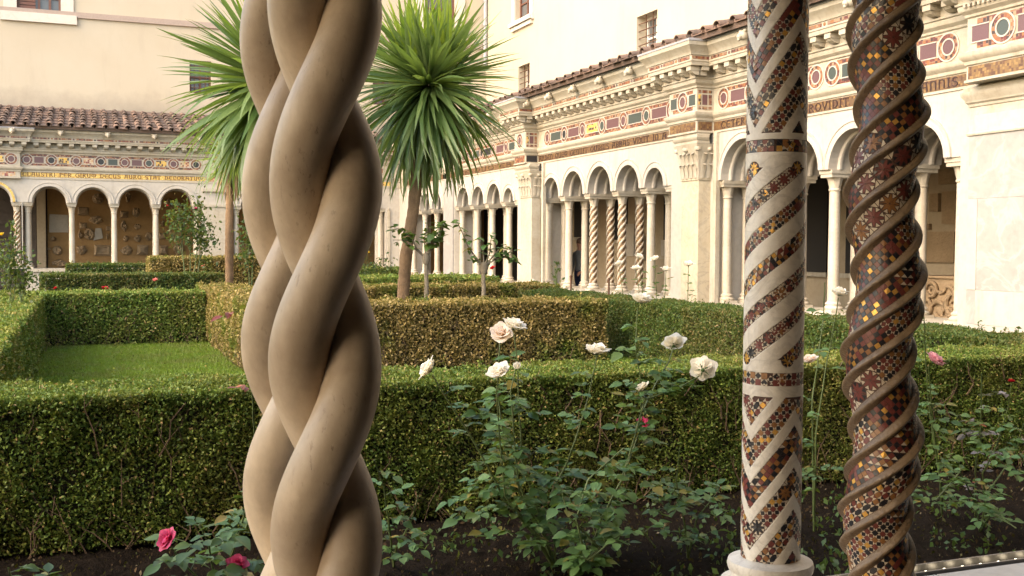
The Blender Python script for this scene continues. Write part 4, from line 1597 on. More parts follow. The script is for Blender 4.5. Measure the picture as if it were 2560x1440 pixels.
# wrap so that the reading of a stays within one turn is not needed: surf() is periodic
for (p0, p1) in ((355, 385), (925, 957)):
    c = (HC(p0) - HC(p1)) / 2
    for i in range(int(2 * PI * CR / c)):
        for j in range(2):
            for poly, col in cell_polys('tri' if p0 == 355 else 'diamond', i, j, rr):
                polys.append(([(i * c + p[0] * c, HC(p1) + (j + p[1]) * c) for p in poly], col))
lay_tesserae(cc, polys, surf_c, CX_, CY_)

# ---- corkscrew column with ribs and mosaic channels
TX, TY, TR = float(at(2211, 640, 1, YI)[0]), YI, .0715
tw = empty('twisted_column', (TX, TY, LEDGE_Z), 'thick corkscrew column with brown stone ribs and mosaic channels, right of the straight one', 'column')
colbase(tw, TX, TY, .095, RIBSTONE)
colcap(tw, TX, TY, .09, RIBSTONE)
FT = math.atan2(-TY, -TX)
def HT(py): return float(at(2205, py, 1, TY)[2])
TP = 400 * (HT(700) - HT(701))
TH0 = HT(880)                                # a rib crosses the left outline here
RIBW = .150


def tw_q(phi, h):
    return (4 * (phi - (FT - PI / 2)) / (2 * PI) - 4 * (h - TH0) / TP + .5) % 1


def tw_r(phi, h):
    q = tw_q(phi, h)
    d = np.abs(q - .5)
    rib = np.where(d < RIBW, np.cos(PI / 2 * np.minimum(d / RIBW, 1)) ** .7, 0)
    groove = np.exp(-((q - .5 + .07) / .022) ** 2) * .0022 + np.exp(-((q - .5 - .10) / .02) ** 2) * .002
    return TR + .0150 * rib - groove


def tw_c(h):
    a = FT - PI / 2 + 2 * PI * (h - TH0) / TP + .35
    return TX + .0105 * np.cos(a), TY + .0105 * np.sin(a)


nphi, nh = 256, 760
ph = np.linspace(0, 2 * PI, nphi + 1)[:-1]
hh = np.linspace(SH0, SH1, nh + 1)
PH, HH = np.meshgrid(ph, hh)
RR = tw_r(PH, HH)
cx, cy = tw_c(HH)
V = np.stack([cx + RR * np.cos(PH), cy + RR * np.sin(PH), HH], -1).reshape(-1, 3)
i0 = (np.arange(nh)[:, None] * nphi + np.arange(nphi)[None]).ravel()
j0 = (np.arange(nh)[:, None] * nphi + (np.arange(nphi)[None] + 1) % nphi).ravel()
Q = np.stack([i0, j0, j0 + nphi, i0 + nphi], 1)
qq = tw_q(PH[:-1] + PI / nphi, HH[:-1] + (hh[1] - hh[0]) / 2)
link(bpy.data.objects.new('shaft', np_mesh('shaft', V, Q, [RIBSTONE, GROUT], (np.abs(qq - .5) > RIBW * 1.05).ravel().astype(np.int32), True)), tw)


def surf_t(a, h, d):
    phi = a / TR
    c = tw_c(h)
    r = float(tw_r(phi, h)) + d
    return (c[0] + r * math.cos(phi), c[1] + r * math.sin(phi), h)


polys = []
alp = math.atan2(TP, 2 * PI * TR)
chw = (1 - 2 * RIBW) * (2 * PI * TR / 4) * math.sin(alp) * .95
Ltot = (SH1 - SH0) / math.sin(alp)
for k in range(4):
    # centre of a channel: q = 0
    a_mid = (FT - PI / 2) * TR + (k + .5 - .5 + .5) * (2 * PI * TR / 4)
    st = [['check', 'diamond', 'hour', 'check', 'star'], ['star', 'diamond', 'tri', 'check'], ['hour', 'check', 'diamond'], ['diamond', 'star', 'check', 'tri']][k]
    e1 = (math.cos(alp), math.sin(alp))
    e2 = (-math.sin(alp), math.cos(alp))
    t_off = (SH0 - TH0) / math.sin(alp)
    for poly, col in band_tesserae(t_off, t_off + Ltot, chw, 4, rr, st, .17):
        pa = [(a_mid + t * e1[0] + w * e2[0], TH0 + t * e1[1] + w * e2[1]) for t, w in poly]
        if all(SH0 < p[1] < SH1 for p in pa):
            polys.append((pa, col))
lay_tesserae(tw, polys, surf_t, TX, TY)

# ---- lamps set along the parapet
ls = empty('light_strip', (2.9, 2.66, .72), 'dark metal strip of small round lit lamps along the parapet edge at lower right', 'light strip')
q = MB()
q.box((2.02, 2.577, .716), (4.0, 2.651, .735))
q.box((2.02, 2.577, .735), (4.0, 2.585, .757))
q.box((2.02, 2.643, .735), (4.0, 2.651, .757))
q.build('channel', plain('grey_aluminium', (0.16, 0.15, 0.14), .4, .6, .3), ls)
LAMP = N('lit_lamp')
LAMP.setc((.8, .75, .6))
LAMP.b.inputs['Emission Color'].default_value = (1, .86, .6, 1)
LAMP.b.inputs['Emission Strength'].default_value = 3.0
lb = MB()
lb.lathe([(.0075, 0), (.0085, .004), (.007, .008), (.003, .010)], (0, 0, 0), 14)
lamp_me = lb.mesh('lamp', LAMP.m, 50)
for k in range(25):
    link(bpy.data.objects.new('lamp', lamp_me), ls, Matrix.Translation((2.06 + 0.074 * k, 2.614, .7355)))

# ------------------------------------------------------------------ leaves in bulk
def unit(v):
    return v / (np.linalg.norm(v, axis=-1, keepdims=True) + 1e-9)


def leaf_cloud(name, P, Nrm, size, mat, parent, wid=.5, up=.25, fold=.12, spread=.85):
    n = len(P)
    R = nrg.normal(size=(n, 3))
    d = unit(Nrm * .55 + R * spread + np.array([0, 0, up]))
    s = unit(np.cross(d, unit(Nrm * .9 + nrg.normal(size=(n, 3)) * .7)))
    nn = np.cross(s, d)
    L = size[:, None]
    b = P - d * L * .5
    t = P + d * L * .5
    mid = P + d * L * .02
    l = mid - s * L * wid * .5 + nn * L * fold
    r = mid + s * L * wid * .5 + nn * L * fold
    V = np.stack([b, r, t, l], 1).reshape(-1, 3)
    Q = np.arange(n * 4).reshape(n, 4)
    return link(bpy.data.objects.new(name, np_mesh(name, V, Q, mat)), parent)


def wob(p, s=1.0):
    return (np.sin(p[:, 0] * 5.1 * s + 1.3) * np.sin(p[:, 1] * 4.3 * s) * np.cos(p[:, 2] * 6.7 * s) + .6 * np.sin(p[:, 0] * 13 * s) * np.cos(p[:, 1] * 11 * s + p[:, 2] * 9 * s))


def hedge(label, x0, x1, y0, y1, H, leaf, dens, mat, z0=0.0, amp=.025, faces='tflrb', thin=0.0, bare=0.0, twigs=0):
    """a clipped hedge: dark twiggy heart, a shell of leaves, bare stems near the ground"""
    root = empty('hedge', ((x0 + x1) / 2, (y0 + y1) / 2, z0), label, 'hedge', 'clipped hedges of the garden')
    ins = leaf * 2.0 + .012
    b = MB()
    nx, ny, nz = max(2, int((x1 - x0) / .25)), max(2, int((y1 - y0) / .25)), 4
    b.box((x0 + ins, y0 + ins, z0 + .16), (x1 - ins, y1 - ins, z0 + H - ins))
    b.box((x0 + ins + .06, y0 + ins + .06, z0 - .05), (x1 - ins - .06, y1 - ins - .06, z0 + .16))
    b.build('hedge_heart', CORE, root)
    Ps, Ns = [], []
    def face(area, fn, nrm, k=1.0):
        n = int(area * dens * k)
        if n < 1:
            return
        u, v = nrg.random(n), nrg.random(n)
        p = fn(u, v)
        dep = np.abs(nrg.normal(0, leaf * .8, n)) - leaf * .35 + thin * nrg.random(n)
        p = p - np.array(nrm) * dep[:, None]
        p = p + np.array(nrm) * (wob(p)[:, None] * amp)
        Ps.append(p)
        Ns.append(np.tile(np.array(nrm, float), (n, 1)))
    lx, ly = x1 - x0, y1 - y0
    zz = lambda v: z0 + .02 + (H - .02) * v ** (.85 if not bare else .82)
    face(lx * ly, lambda u, v: np.stack([x0 + lx * u, y0 + ly * v, np.full_like(u, z0 + H)], 1), (0, 0, 1), 1.25)
    if 'f' in faces:
        face(lx * H, lambda u, v: np.stack([x0 + lx * u, np.full_like(u, y0), zz(v)], 1), (0, -1, 0))
    if 'b' in faces:
        face(lx * H, lambda u, v: np.stack([x0 + lx * u, np.full_like(u, y1), zz(v)], 1), (0, 1, 0), .4)
    if 'l' in faces:
        face(ly * H, lambda u, v: np.stack([np.full_like(u, x0), y0 + ly * u, zz(v)], 1), (-1, 0, 0))
    if 'r' in faces:
        face(ly * H, lambda u, v: np.stack([np.full_like(u, x1), y0 + ly * u, zz(v)], 1), (1, 0, 0))
    ns = int((lx * ly) * 26)                      # stray shoots left above the clipped top
    if ns:
        bx, by = x0 + lx * nrg.random(ns), y0 + ly * nrg.random(ns)
        hgt = .02 + .075 * nrg.random(ns) ** 2
        for q in range(6):
            t = (q + 1) / 6
            Ps.append(np.stack([bx + nrg.normal(0, .010, ns), by + nrg.normal(0, .010, ns), z0 + H + hgt * t], 1))
            Ns.append(nrg.normal(size=(ns, 3)) + np.array([0, 0, .4]))
    P, Nn = np.concatenate(Ps), np.concatenate(Ns)
    leaf_cloud('foliage', P, Nn, leaf * (0.65 + .8 * nrg.random(len(P))), mat, root, .55)
    if twigs:
        t = MB()
        for _ in range(twigs):
            side = rnd.choice('fff' + ('l' if 'l' in faces else 'f') + ('r' if 'r' in faces else 'f'))
            dz = rnd.uniform(0, leaf * 1.6)
            if side == 'f':
                x, y = rnd.uniform(x0, x1), y0 + dz
            elif side == 'l':
                x, y = x0 + dz, rnd.uniform(y0, y1)
            else:
                x, y = x1 - dz, rnd.uniform(y0, y1)
            za = z0 + rnd.choice([0, 0, rnd.uniform(.15, H * .8)])
            L = rnd.uniform(.12, .42)
            pts = [(x, y, za)]
            for s in range(3):
                pts.append((pts[-1][0] + rnd.uniform(-.09, .09), pts[-1][1] + rnd.uniform(-.02, .02), min(z0 + H - .02, pts[-1][2] + L / 3)))
            r = rnd.uniform(.0025, .006)
            t.tube(pts, [r, r * .9, r * .7, r * .4], 4)
            for s in (1, 2):
                p = pts[s]
                t.tube([p, (p[0] + rnd.uniform(-.08, .08), p[1] + rnd.uniform(-.02, .02), p[2] + rnd.uniform(.03, .09))], [r * .6, r * .25], 3)
        tag(t.build('twigs', TWIG, root), kind='stuff')
    return root


# foreground hedge right across the picture
hedge('dark green clipped hedge running right across behind the foreground roses', -2.2, 9.2, 6.48, 7.22, 0.90, .0200, 19500, BOX_GREEN, amp=.030, thin=.06, bare=.05, twigs=520)
# hedge along the right-hand arcade
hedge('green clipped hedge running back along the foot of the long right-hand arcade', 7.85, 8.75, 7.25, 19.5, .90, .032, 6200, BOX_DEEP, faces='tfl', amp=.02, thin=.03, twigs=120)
# centre bed
hedge('wide golden dry clipped hedge in the middle of the garden, nearest of its bed', 2.05, 7.35, 14.62, 15.6, .93, .042, 5200, BOX_GOLD, amp=.035, thin=.05, twigs=160)
hedge('yellowish hedge flank running back along the left side of the centre bed', 2.02, 2.90, 15.62, 21.5, .97, .042, 4200, BOX_GOLD, faces='tfl', amp=.03, thin=.04, twigs=40)
hedge('low yellow-green hedge crossing the centre bed behind the leaning palm', 3.2, 9.0, 20.0, 21.2, .95, .05, 3300, BOX_GOLD, faces='tf', amp=.03)
hedge('green hedge top behind the two small standard rose trees', 4.4, 9.4, 24.5, 26.5, .97, .055, 2600, BOX_GREEN, faces='tf', amp=.03)
# left lawn
hedge('green clipped hedge along the left edge of the lawn', -1.55, -.62, 9.0, 19.7, .91, .036, 5200, BOX_GREEN, faces='tfr', amp=.025, thin=.03, twigs=80)
hedge('green clipped hedge closing the far end of the lawn, with bare stems at its foot', -1.6, 2.0, 19.75, 20.9, .90, .042, 4800, BOX_GREEN, faces='tf', amp=.02, thin=.03, bare=.05, twigs=120)
# rows towards the far wing
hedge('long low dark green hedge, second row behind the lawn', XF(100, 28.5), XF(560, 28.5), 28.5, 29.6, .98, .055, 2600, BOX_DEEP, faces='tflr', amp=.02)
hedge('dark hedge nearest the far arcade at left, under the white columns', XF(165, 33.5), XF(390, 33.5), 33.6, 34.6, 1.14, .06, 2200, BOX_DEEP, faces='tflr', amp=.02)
hedge('taller yellowish hedge before the far arcade, around the palm trunk', XF(374, 31.5), XF(760, 31.5), 31.5, 33.0, 1.36, .06, 2400, BOX_GOLD, faces='tflr', amp=.03)
hedge('grey-green low planting at the foot of the far corner arcade', XF(880, 33), XF(1010, 33), 33.0, 34.0, 1.00, .06, 2200, BOX_GREEN, faces='tflr', amp=.05)

# ------------------------------------------------------------------ lawn grass, litter
def blades(name, x0, x1, y0, y1, n, hgt, mat, exclude=None):
    x = x0 + (x1 - x0) * nrg.random(n)
    y = y0 + (y1 - y0) * nrg.random(n) ** 1.25
    a = nrg.random(n) * 2 * PI
    h = hgt * (.5 + nrg.random(n))
    w = .0045 + .004 * nrg.random(n)
    lean = nrg.normal(0, .55, (n, 2)) * h[:, None]
    A = np.stack([x - np.cos(a) * w, y - np.sin(a) * w, np.zeros(n)], 1)
    B = np.stack([x + np.cos(a) * w, y + np.sin(a) * w, np.zeros(n)], 1)
    C = np.stack([x + lean[:, 0], y + lean[:, 1], h], 1)
    V = np.stack([A, B, C], 1).reshape(-1, 3)
    return link(bpy.data.objects.new(name, np_mesh(name, V, np.arange(n * 3).reshape(n, 3), mat)))


GRASS = leafmat('grass_blades', [(0, (0.095, 0.17, 0.016)), (.5, (0.15, 0.24, 0.024)), (.85, (0.20, 0.28, 0.032)), (1, (0.16, 0.15, 0.05))], [(0, (0.10, 0.14, 0.022)), (1, (0.21, 0.21, 0.06))], .35, pscale=1.6)
tag(blades('grass', -.65, 2.15, 7.1, 19.9, 120000, .035, GRASS), 'short green lawn grass inside the left hedges', 'grass', kind='stuff')
tag(blades('grass', 6.9, 7.95, 7.2, 17, 24000, .035, GRASS), 'strip of green grass between the golden hedge and the arcade hedge', 'grass', kind='stuff')
n = 12500
P = np.stack([nrg.uniform(-1.5, 7.5, n), nrg.uniform(2.8, 6.9, n), nrg.uniform(.006, .028, n)], 1)
P[:420] = np.stack([nrg.uniform(-.6, 2.1, 420), nrg.uniform(7.3, 19.8, 420), nrg.uniform(.03, .045, 420)], 1)      # a few on the lawn
LITTER = leafmat('fallen_leaf_litter', [(0, (0.022, 0.014, 0.008)), (.5, (0.045, 0.03, 0.017)), (.75, (0.08, 0.055, 0.03)), (.9, (0.05, 0.06, 0.02)), (1, (0.16, 0.13, 0.09))], None, .1, .9, spec=0.05)
o = leaf_cloud('fallen_leaves', P, np.tile([0, 0, 1.0], (n, 1)), .012 + .026 * nrg.random(n) ** 2, LITTER, None, .6, 0, .1, .45)
tag(o, 'scattered dry leaves and bits on the dark soil and the lawn', 'leaf litter', kind='stuff')
n = 4200                                     # low green weeds in the bed
P = np.stack([nrg.uniform(1.6, 5.6, n), nrg.uniform(3.0, 6.4, n), nrg.uniform(.01, .07, n)], 1)
keepw = wob(P * 1.3) > .15
P = P[keepw]
WEED = leafmat('weed_leaves', [(0, (0.025, 0.06, 0.02)), (1, (0.06, 0.11, 0.03))], None, .25)
o = leaf_cloud('ground_cover', P, np.tile([0, 0, 1.0], (len(P), 1)), .025 + .03 * nrg.random(len(P)), WEED, None, .65, .1, .1, .6)
tag(o, 'low green weeds spread over the dark soil', 'weeds', kind='stuff')


# ------------------------------------------------------------------ leaves that are objects of their own
def rose_leaf_mesh(name, m, bend=.10, ratio=.62):
    ks = [0, .12, .32, .55, .8, 1.0]
    ws = [0.01, .55, .98, .95, .5, 0.01]
    vs = []
    for t, w in zip(ks, ws):
        z = -bend * t * t
        for u in (-1, 0, 1):
            vs.append((u * w * ratio / 2, t, z + (.09 * abs(u) * w)))
    fs = []
    for k in range(5):
        for u in range(2):
            a = k * 3 + u
            fs.append((a, a + 1, a + 4, a + 3))
    b = MB()
    b.add(vs, fs)
    return b.mesh(name, m, True)


L_BLUE = objleaf('blue_green_leaf', (0.046, 0.112, 0.030), (0.115, 0.210, 0.058), .3, .5, (0.20, 0.17, 0.03))
L_MID = objleaf('mid_green_leaf', (0.045, 0.095, 0.018), (0.115, 0.185, 0.034), .3, .48, (0.28, 0.20, 0.03))
L_RED = objleaf('reddish_young_leaf', (0.24, 0.040, 0.024), (0.34, 0.12, 0.05), .3, .4)
L_GREY = objleaf('purple_grey_leaf', (0.13, 0.105, 0.11), (0.19, 0.17, 0.155), .2, .45)
L_YEL = objleaf('yellowing_leaf', (0.22, 0.18, 0.03), (0.36, 0.22, 0.05), .35, .45)
LEAFM = {k: [rose_leaf_mesh('leaf', m, bd, ra) for bd, ra in ((.08, .62), (.22, .66), (-.05, .58), (.3, .7))] for k, m in (('b', L_BLUE), ('m', L_MID), ('r', L_RED), ('g', L_GREY), ('y', L_YEL))}


def put_leaf(root, p, d, size, kind, count=[0]):
    d = Vector(d).normalized()
    up = Vector((rnd.uniform(-.5, .5), rnd.uniform(-.7, .3), 1))
    s = d.cross(up).normalized()
    z = s.cross(d)
    M = Matrix(((s.x, d.x, z.x, p[0]), (s.y, d.y, z.y, p[1]), (s.z, d.z, z.z, p[2]), (0, 0, 0, 1))) @ Matrix.Diagonal((size, size, size, 1))
    return link(bpy.data.objects.new('leaf', rnd.choice(LEAFM[kind])), root, M)


def spray(root, stemb, p, d, size, kind, n=5):
    """a compound leaf: short stalk with paired leaflets and one at the tip"""
    d = Vector(d).normalized()
    side = d.cross(Vector((0, 0, 1)))
    side = side.normalized() if side.length > .1 else Vector((1, 0, 0))
    p = Vector(p)
    L = size * (1.5 if n >= 5 else .9)
    tip = p + d * L + Vector((0, 0, -.15 * L))
    stemb.tube([p, p + d * L * .5, tip], [.0016, .0014, .001], 3)
    put_leaf(root, tip, d + Vector((0, 0, -.25)), size * rnd.uniform(.95, 1.2), kind)
    for k in range((n - 1) // 2):
        q = p + d * L * (.45 + .4 * k / max(1, (n - 1) // 2))
        for s in (-1, 1):
            put_leaf(root, q, side * s + d * .5 + Vector((0, 0, rnd.uniform(-.35, .1))), size * rnd.uniform(.75, 1.05), kind)


# petals
def petal_mesh(m, cup, width, curl):
    n = 5
    vs = []
    for i in range(n + 1):
        t = i / n
        w = width * math.sin(PI * (.08 + .80 * t) ** .9) if t < 1 else width * .20
        rad = math.sin(cup * t) * .9
        for j in range(5):
            u = (j - 2) / 2
            out = t * math.sin(cup) + curl * max(0, t - .7) ** 1.5 * 2.2 - .16 * u * u * w
            hgt = t * math.cos(cup) - curl * max(0, t - .75) * .9
            vs.append((u * w, out + .02 * math.sin(7 * u + 3 * t), hgt + .02 * math.cos(9 * u)))
    fs = []
    for i in range(n):
        for j in range(4):
            a = i * 5 + j
            fs.append((a, a + 1, a + 6, a + 5))
    b = MB()
    b.add(vs, fs)
    return b.mesh('petal', m, True)


def petalmat(name, c, c2):
    x = N(name)
    oi = x.n('ShaderNodeObjectInfo')
    x.setc(x.ramp(oi.outputs['Random'], [(0, c), (1, c2)]))
    x.rough(.55)
    t = x.n('ShaderNodeBsdfTranslucent')
    x.l(x.ramp(oi.outputs['Random'], [(0, c), (1, c2)]), t.inputs['Color'])
    m = x.n('ShaderNodeMixShader')
    m.inputs[0].default_value = .5
    x.l(x.b.outputs[0], m.inputs[1])
    x.l(t.outputs[0], m.inputs[2])
    x.l(m.outputs[0], x.out.inputs['Surface'])
    return x.m


PET = {}
for k, c, c2 in (('w', (.88, .83, .70), (.92, .88, .79)), ('p', (.62, .05, .16), (.75, .12, .26)), ('l', (.70, .32, .38), (.76, .45, .47)), ('d', (.40, .008, .012), (.55, .02, .025)), ('c', (.78, .25, .22), (.8, .36, .3)), ('y', (.8, .55, .02), (.85, .62, .05)), ('o', (.84, .70, .58), (.88, .79, .68))):
    m = petalmat('petals_' + {'w': 'white', 'p': 'hot_pink', 'l': 'pale_pink', 'd': 'deep_red', 'c': 'coral', 'y': 'yellow', 'o': 'faded_blush'}[k], c, c2)
    PET[k] = [petal_mesh(m, cp, wd, cu) for cp, wd, cu in ((.10, .40, .02), (.34, .52, .10), (.62, .60, .26), (.98, .66, .42))]
SEPAL = plain('green_sepal', (0.055, 0.10, 0.025), .5, 0, .3, 60)


def rose(root, p, axis, size, col, layers=((0, 4), (1, 5), (2, 6), (3, 6))):
    """a bloom: green calyx with layered petals; axis points from the stem out of the flower"""
    ax = Vector(axis).normalized()
    Q = ax.to_track_quat('Z', 'Y').to_matrix().to_4x4()
    B = Matrix.Translation(p) @ Q
    b = MB()
    b.lathe([(.06 * size, -.10 * size), (.13 * size, -.05 * size), (.13 * size, .03 * size), (.05 * size, .07 * size)], (0, 0, 0), 8)
    for k in range(5):
        a = 2 * PI * k / 5
        c, s = math.cos(a), math.sin(a)
        b.add([(.1 * size * c, .1 * size * s, 0), (.24 * size * math.cos(a - .25), .24 * size * math.sin(a - .25), .02 * size), (.52 * size * c, .52 * size * s, -.06 * size), (.24 * size * math.cos(a + .25), .24 * size * math.sin(a + .25), .02 * size)], [(0, 1, 2, 3)])
    r = b.build('rose', SEPAL, root, M=B)
    size = size * 1.0
    for li, n in layers:
        for k in range(n):
            a = 2 * PI * (k + .37 * li + rnd.uniform(-.12, .12)) / n
            s = size * (.66 + .09 * li) * rnd.uniform(.88, 1.1)
            M = B @ Matrix.Rotation(a, 4, 'Z') @ Matrix.Rotation(rnd.uniform(-.15, .15), 4, 'X') @ Matrix.Translation((0, .05 * size, 0)) @ Matrix.Diagonal((s, s, s, 1))
            link(bpy.data.objects.new('petal', PET[col][li]), r, M)
    return r


def pxpath(pts, Y0, Y1=None):
    Y1 = Y0 if Y1 is None else Y1
    n = len(pts) - 1
    return [Vector(at(x, y, 1, Y0 + (Y1 - Y0) * k / n)) for k, (x, y) in enumerate(pts)]


def dense(path, step=.02):
    out = [path[0]]
    for a, b in zip(path[:-1], path[1:]):
        m = max(1, int((b - a).length / step))
        out += [a + (b - a) * k / m for k in range(1, m + 1)]
    return out


def stem(root, sb, path, r0, r1, leaves=0, size=.06, kind='b', t0=.1, t1=.95, n5=5):
    d = dense(path, .05)
    n = len(d)
    d = [p + Vector((rnd.uniform(-1, 1), rnd.uniform(-1, 1), 0)) * .002 for p in d]
    sb.tube(d, [r0 + (r1 - r0) * k / max(1, n - 1) for k in range(n)], 6)
    for k in range(leaves):
        t = t0 + (t1 - t0) * (k + rnd.uniform(.1, .9)) / leaves
        i = min(n - 2, int(t * (n - 1)))
        a = rnd.uniform(0, 2 * PI)
        kd = kind if isinstance(kind, str) and len(kind) == 1 else rnd.choice(kind)
        spray(root, sb, d[i], (math.cos(a), math.sin(a) * .8, rnd.uniform(-.05, .55)), size * rnd.uniform(.8, 1.15), kd, rnd.choice([3, n5, n5]))


def bush_mass(root, sb, cx, cy, rx, rz, z, n, size, kind):
    """the leafy lower part of a bush"""
    for k in range(n):
        a = rnd.uniform(0, 2 * PI)
        q = rnd.random() ** .6
        p = Vector((cx + rx * q * math.cos(a), cy + rx * .8 * q * math.sin(a), z + rz * rnd.uniform(-1, 1) * math.sqrt(max(.05, 1 - q * q))))
        spray(root, sb, p, (math.cos(a) + rnd.uniform(-.4, .4), math.sin(a) + rnd.uniform(-.4, .4), rnd.uniform(-.2, .5)), size * rnd.uniform(.8, 1.15), rnd.choice(kind), rnd.choice([3, 5]))


def face_axis(dx, dz, toward=0.0):
    """flower axis given by its lean in the picture; toward>0 turns it to the camera"""
    v = _rt * dx + _up * dz - _fw * toward
    return Vector(v)


GRP = 'rose bushes of the garden'
# ---- white rose bush, left plant
Y = 5.35
ra = empty('rose_bush', tuple(at(1385, 1420, 2, 0.0)), 'tall white rose bush in the foreground with a cluster of blooms over the near hedge', 'rose bush', GRP)
sb = MB()
base = Vector(at(1385, 1420, 2, 0.0)); base.z = 0
Yb = base.y
def P_(x, y, Yv): return Vector(at(x, y, 1, Yv))
stems = [
    ([(1330, 1330), (1266, 1256), (1204, 1138), (1162, 1067), (1124, 1010), (1082, 938)], 5.2, 9),
    ([(1345, 1340), (1262, 1240), (1252, 1120), (1241, 980), (1246, 940)], 5.1, 9),
    ([(1360, 1340), (1298, 1230), (1286, 1100), (1276, 980), (1288, 925)], 5.25, 9),
    ([(1365, 1345), (1305, 1152), (1299, 1040), (1292, 900), (1284, 832)], 5.4, 9),
    ([(1345, 1330), (1262, 1120), (1243, 970), (1250, 850)], 5.5, 8),
    ([(1390, 1340), (1375, 1240), (1421, 1152), (1455, 1048), (1478, 963), (1492, 888)], 5.2, 9),
]
for pts, Yv, nl in stems:
    path = [base] + pxpath(pts, (Yb + Yv) / 2, Yv)
    stem(ra, sb, path, .0075, .0034, nl + 9, .070, 'bbbm', .2, .95)
bush_mass(ra, sb, base.x - .16, Yb, .38, .26, .38, 58, .072, 'bbbm')
for (x, y, Yv, ax, sz, c) in ((1077, 921, 5.2, (-.75, .55, .1), .072, 'w'), (1250, 931, 5.1, (-.35, .85, .45), .072, 'w'), (1291, 917, 5.25, (.1, 1, -.1), .056, 'w'),
                              (1254, 834, 5.5, (-.1, .75, .75), .080, 'o'), (1282, 815, 5.4, (.3, .95, .15), .078, 'w'), (1492, 878, 5.2, (.05, 1, .1), .076, 'w')):
    rose(ra, P_(x, y + 6, Yv), face_axis(*ax), sz, c, ((0, 3), (1, 3)) if sz < .06 else ((0, 4), (1, 5), (2, 6), (3, 6)))
sb.build('stem', GREENSTEM, ra, 60)
# ---- white rose bush, right plant
rb = empty('rose_bush', tuple(at(1462, 1420, 2, 0.0)), 'white rose bush whose long stem arches right to a bloom seen from behind', 'rose bush', GRP)
sb = MB()
base = Vector(at(1462, 1420, 2, 0.0))
for pts, Yv, nl in (
        ([(1470, 1390), (1506, 1293), (1554, 1199), (1587, 1090), (1615, 990)], 5.05, 15),
        ([(1506, 1293), (1560, 1190), (1605, 1060), (1600, 940), (1589, 869), (1594, 770)], 5.1, 9),
        ([(1590, 1080), (1612, 1000), (1662, 982), (1700, 968), (1748, 940)], 5.0, 8),
        ([(1600, 1040), (1640, 960), (1672, 905), (1683, 872)], 5.15, 3),
        ([(1465, 1400), (1440, 1300), (1470, 1200), (1560, 1120)], 4.9, 9),
        ([(1470, 1400), (1560, 1330), (1610, 1330), (1640, 1370)], 4.8, 8),
        ([(1465, 1400), (1500, 1370), (1420, 1290), (1405, 1230)], 4.9, 7)):
    path = ([base] if pts[0][1] > 1380 else []) + pxpath(pts, min(base.y, Yv), Yv)
    stem(rb, sb, path, .0085 if pts[0][1] > 1380 else .006, .0032, nl + 8, .068, 'bbbbm', .2, .95)
bush_mass(rb, sb, base.x + .12, base.y - .05, .40, .24, .36, 46, .070, 'bbb')
for (x, y, Yv, ax, sz, c) in ((1602, 756, 5.1, (.15, .95, .1), .072, 'w'), (1684, 865, 5.15, (-.1, .75, -.65), .074, 'w'), (1757, 925, 5.0, (.35, .25, -.9), .082, 'w'), (1610, 973, 5.05, (-.5, .75, .1), .05, 'w'), (1606, 1058, 5.3, (.1, .2, .9), .042, 'p')):
    rose(rb, P_(x, y, Yv), face_axis(*ax), sz, c)
sb.build('stem', GREENSTEM, rb, 60)
# ---- low dark bush behind the mosaic column and others of the right bed
def bush(label, bpx, stems, mass=None, roses=(), kinds='bbbm', size=.06, z0=0.0):
    base = Vector(at(*bpx, 2, z0))
    root = empty('rose_bush', tuple(base), label, 'rose bush', GRP)
    sb = MB()
    for pts, Yv, nl in stems:
        stem(root, sb, [base] + pxpath(pts, (base.y + Yv) / 2, Yv), .007, .003, nl, size, kinds, .15, .97)
    if mass:
        for (cx, cy, Yv, rx, rz, n) in mass:
            c = Vector(at(cx, cy, 1, Yv))
            bush_mass(root, sb, c.x, c.y, rx, rz, max(c.z, rz * .8), n, size, kinds)
    for (x, y, Yv, ax, sz, c) in roses:
        rose(root, P_(x, y, Yv), face_axis(*ax), sz, c)
    sb.build('stem', GREENSTEM, root, 60)
    return root


bush('low dark rose plant without blooms between the white roses and the mosaic column', (1720, 1395), [([(1715, 1330), (1690, 1200), (1700, 1120)], 5.0, 7), ([(1740, 1300), (1790, 1235)], 5.0, 6)], [(1730, 1270, 5.0, .2, .2, 24)])
bush('slender rose plant with one white bloom seen between the two mosaic columns', (2035, 1330), [([(2040, 1080), (2068, 900), (2088, 800), (2096, 745)], 5.2, 8), ([(2030, 1000), (2045, 900), (2058, 800), (2062, 706)], 5.4, 7)], [(2045, 1180, 5.2, .10, .12, 5)],
     [(2097, 737, 5.2, (.2, .95, .1), .062, 'w'), (2024, 905, 5.0, (-.2, .9, .2), .055, 'o')])
bush('rose plant with a pale pink bloom and a tall bud right of the twisted column', (2355, 1290), [([(2354, 1213), (2339, 1121), (2328, 1008), (2321, 915)], 4.9, 12), ([(2350, 1200), (2320, 1000), (2312, 860), (2309, 785)], 5.0, 9)], [(2350, 1110, 4.9, .16, .26, 20), (2330, 1230, 4.8, .14, .08, 8)],
     [(2334, 905, 4.9, (.5, .8, .3), .072, 'l'), (2309, 783, 5.0, (0, 1, 0), .02, 'w')], 'bbm')
bush('young rose plant with red and purple-grey leaves near the right edge', (2439, 1290), [([(2439, 1167), (2452, 1100), (2454, 935)], 4.9, 9)], None, (), 'rrgg', .05)
bush('rose plant with purple shoots and fresh green leaves at the right edge', (2465, 1290), [([(2457, 1183), (2493, 1111), (2523, 1008), (2529, 952)], 4.8, 8)], [(2500, 1070, 4.8, .15, .16, 18)], [(2528, 955, 4.8, (.1, 1, 0), .025, 'd')], 'ggmmb', .05)
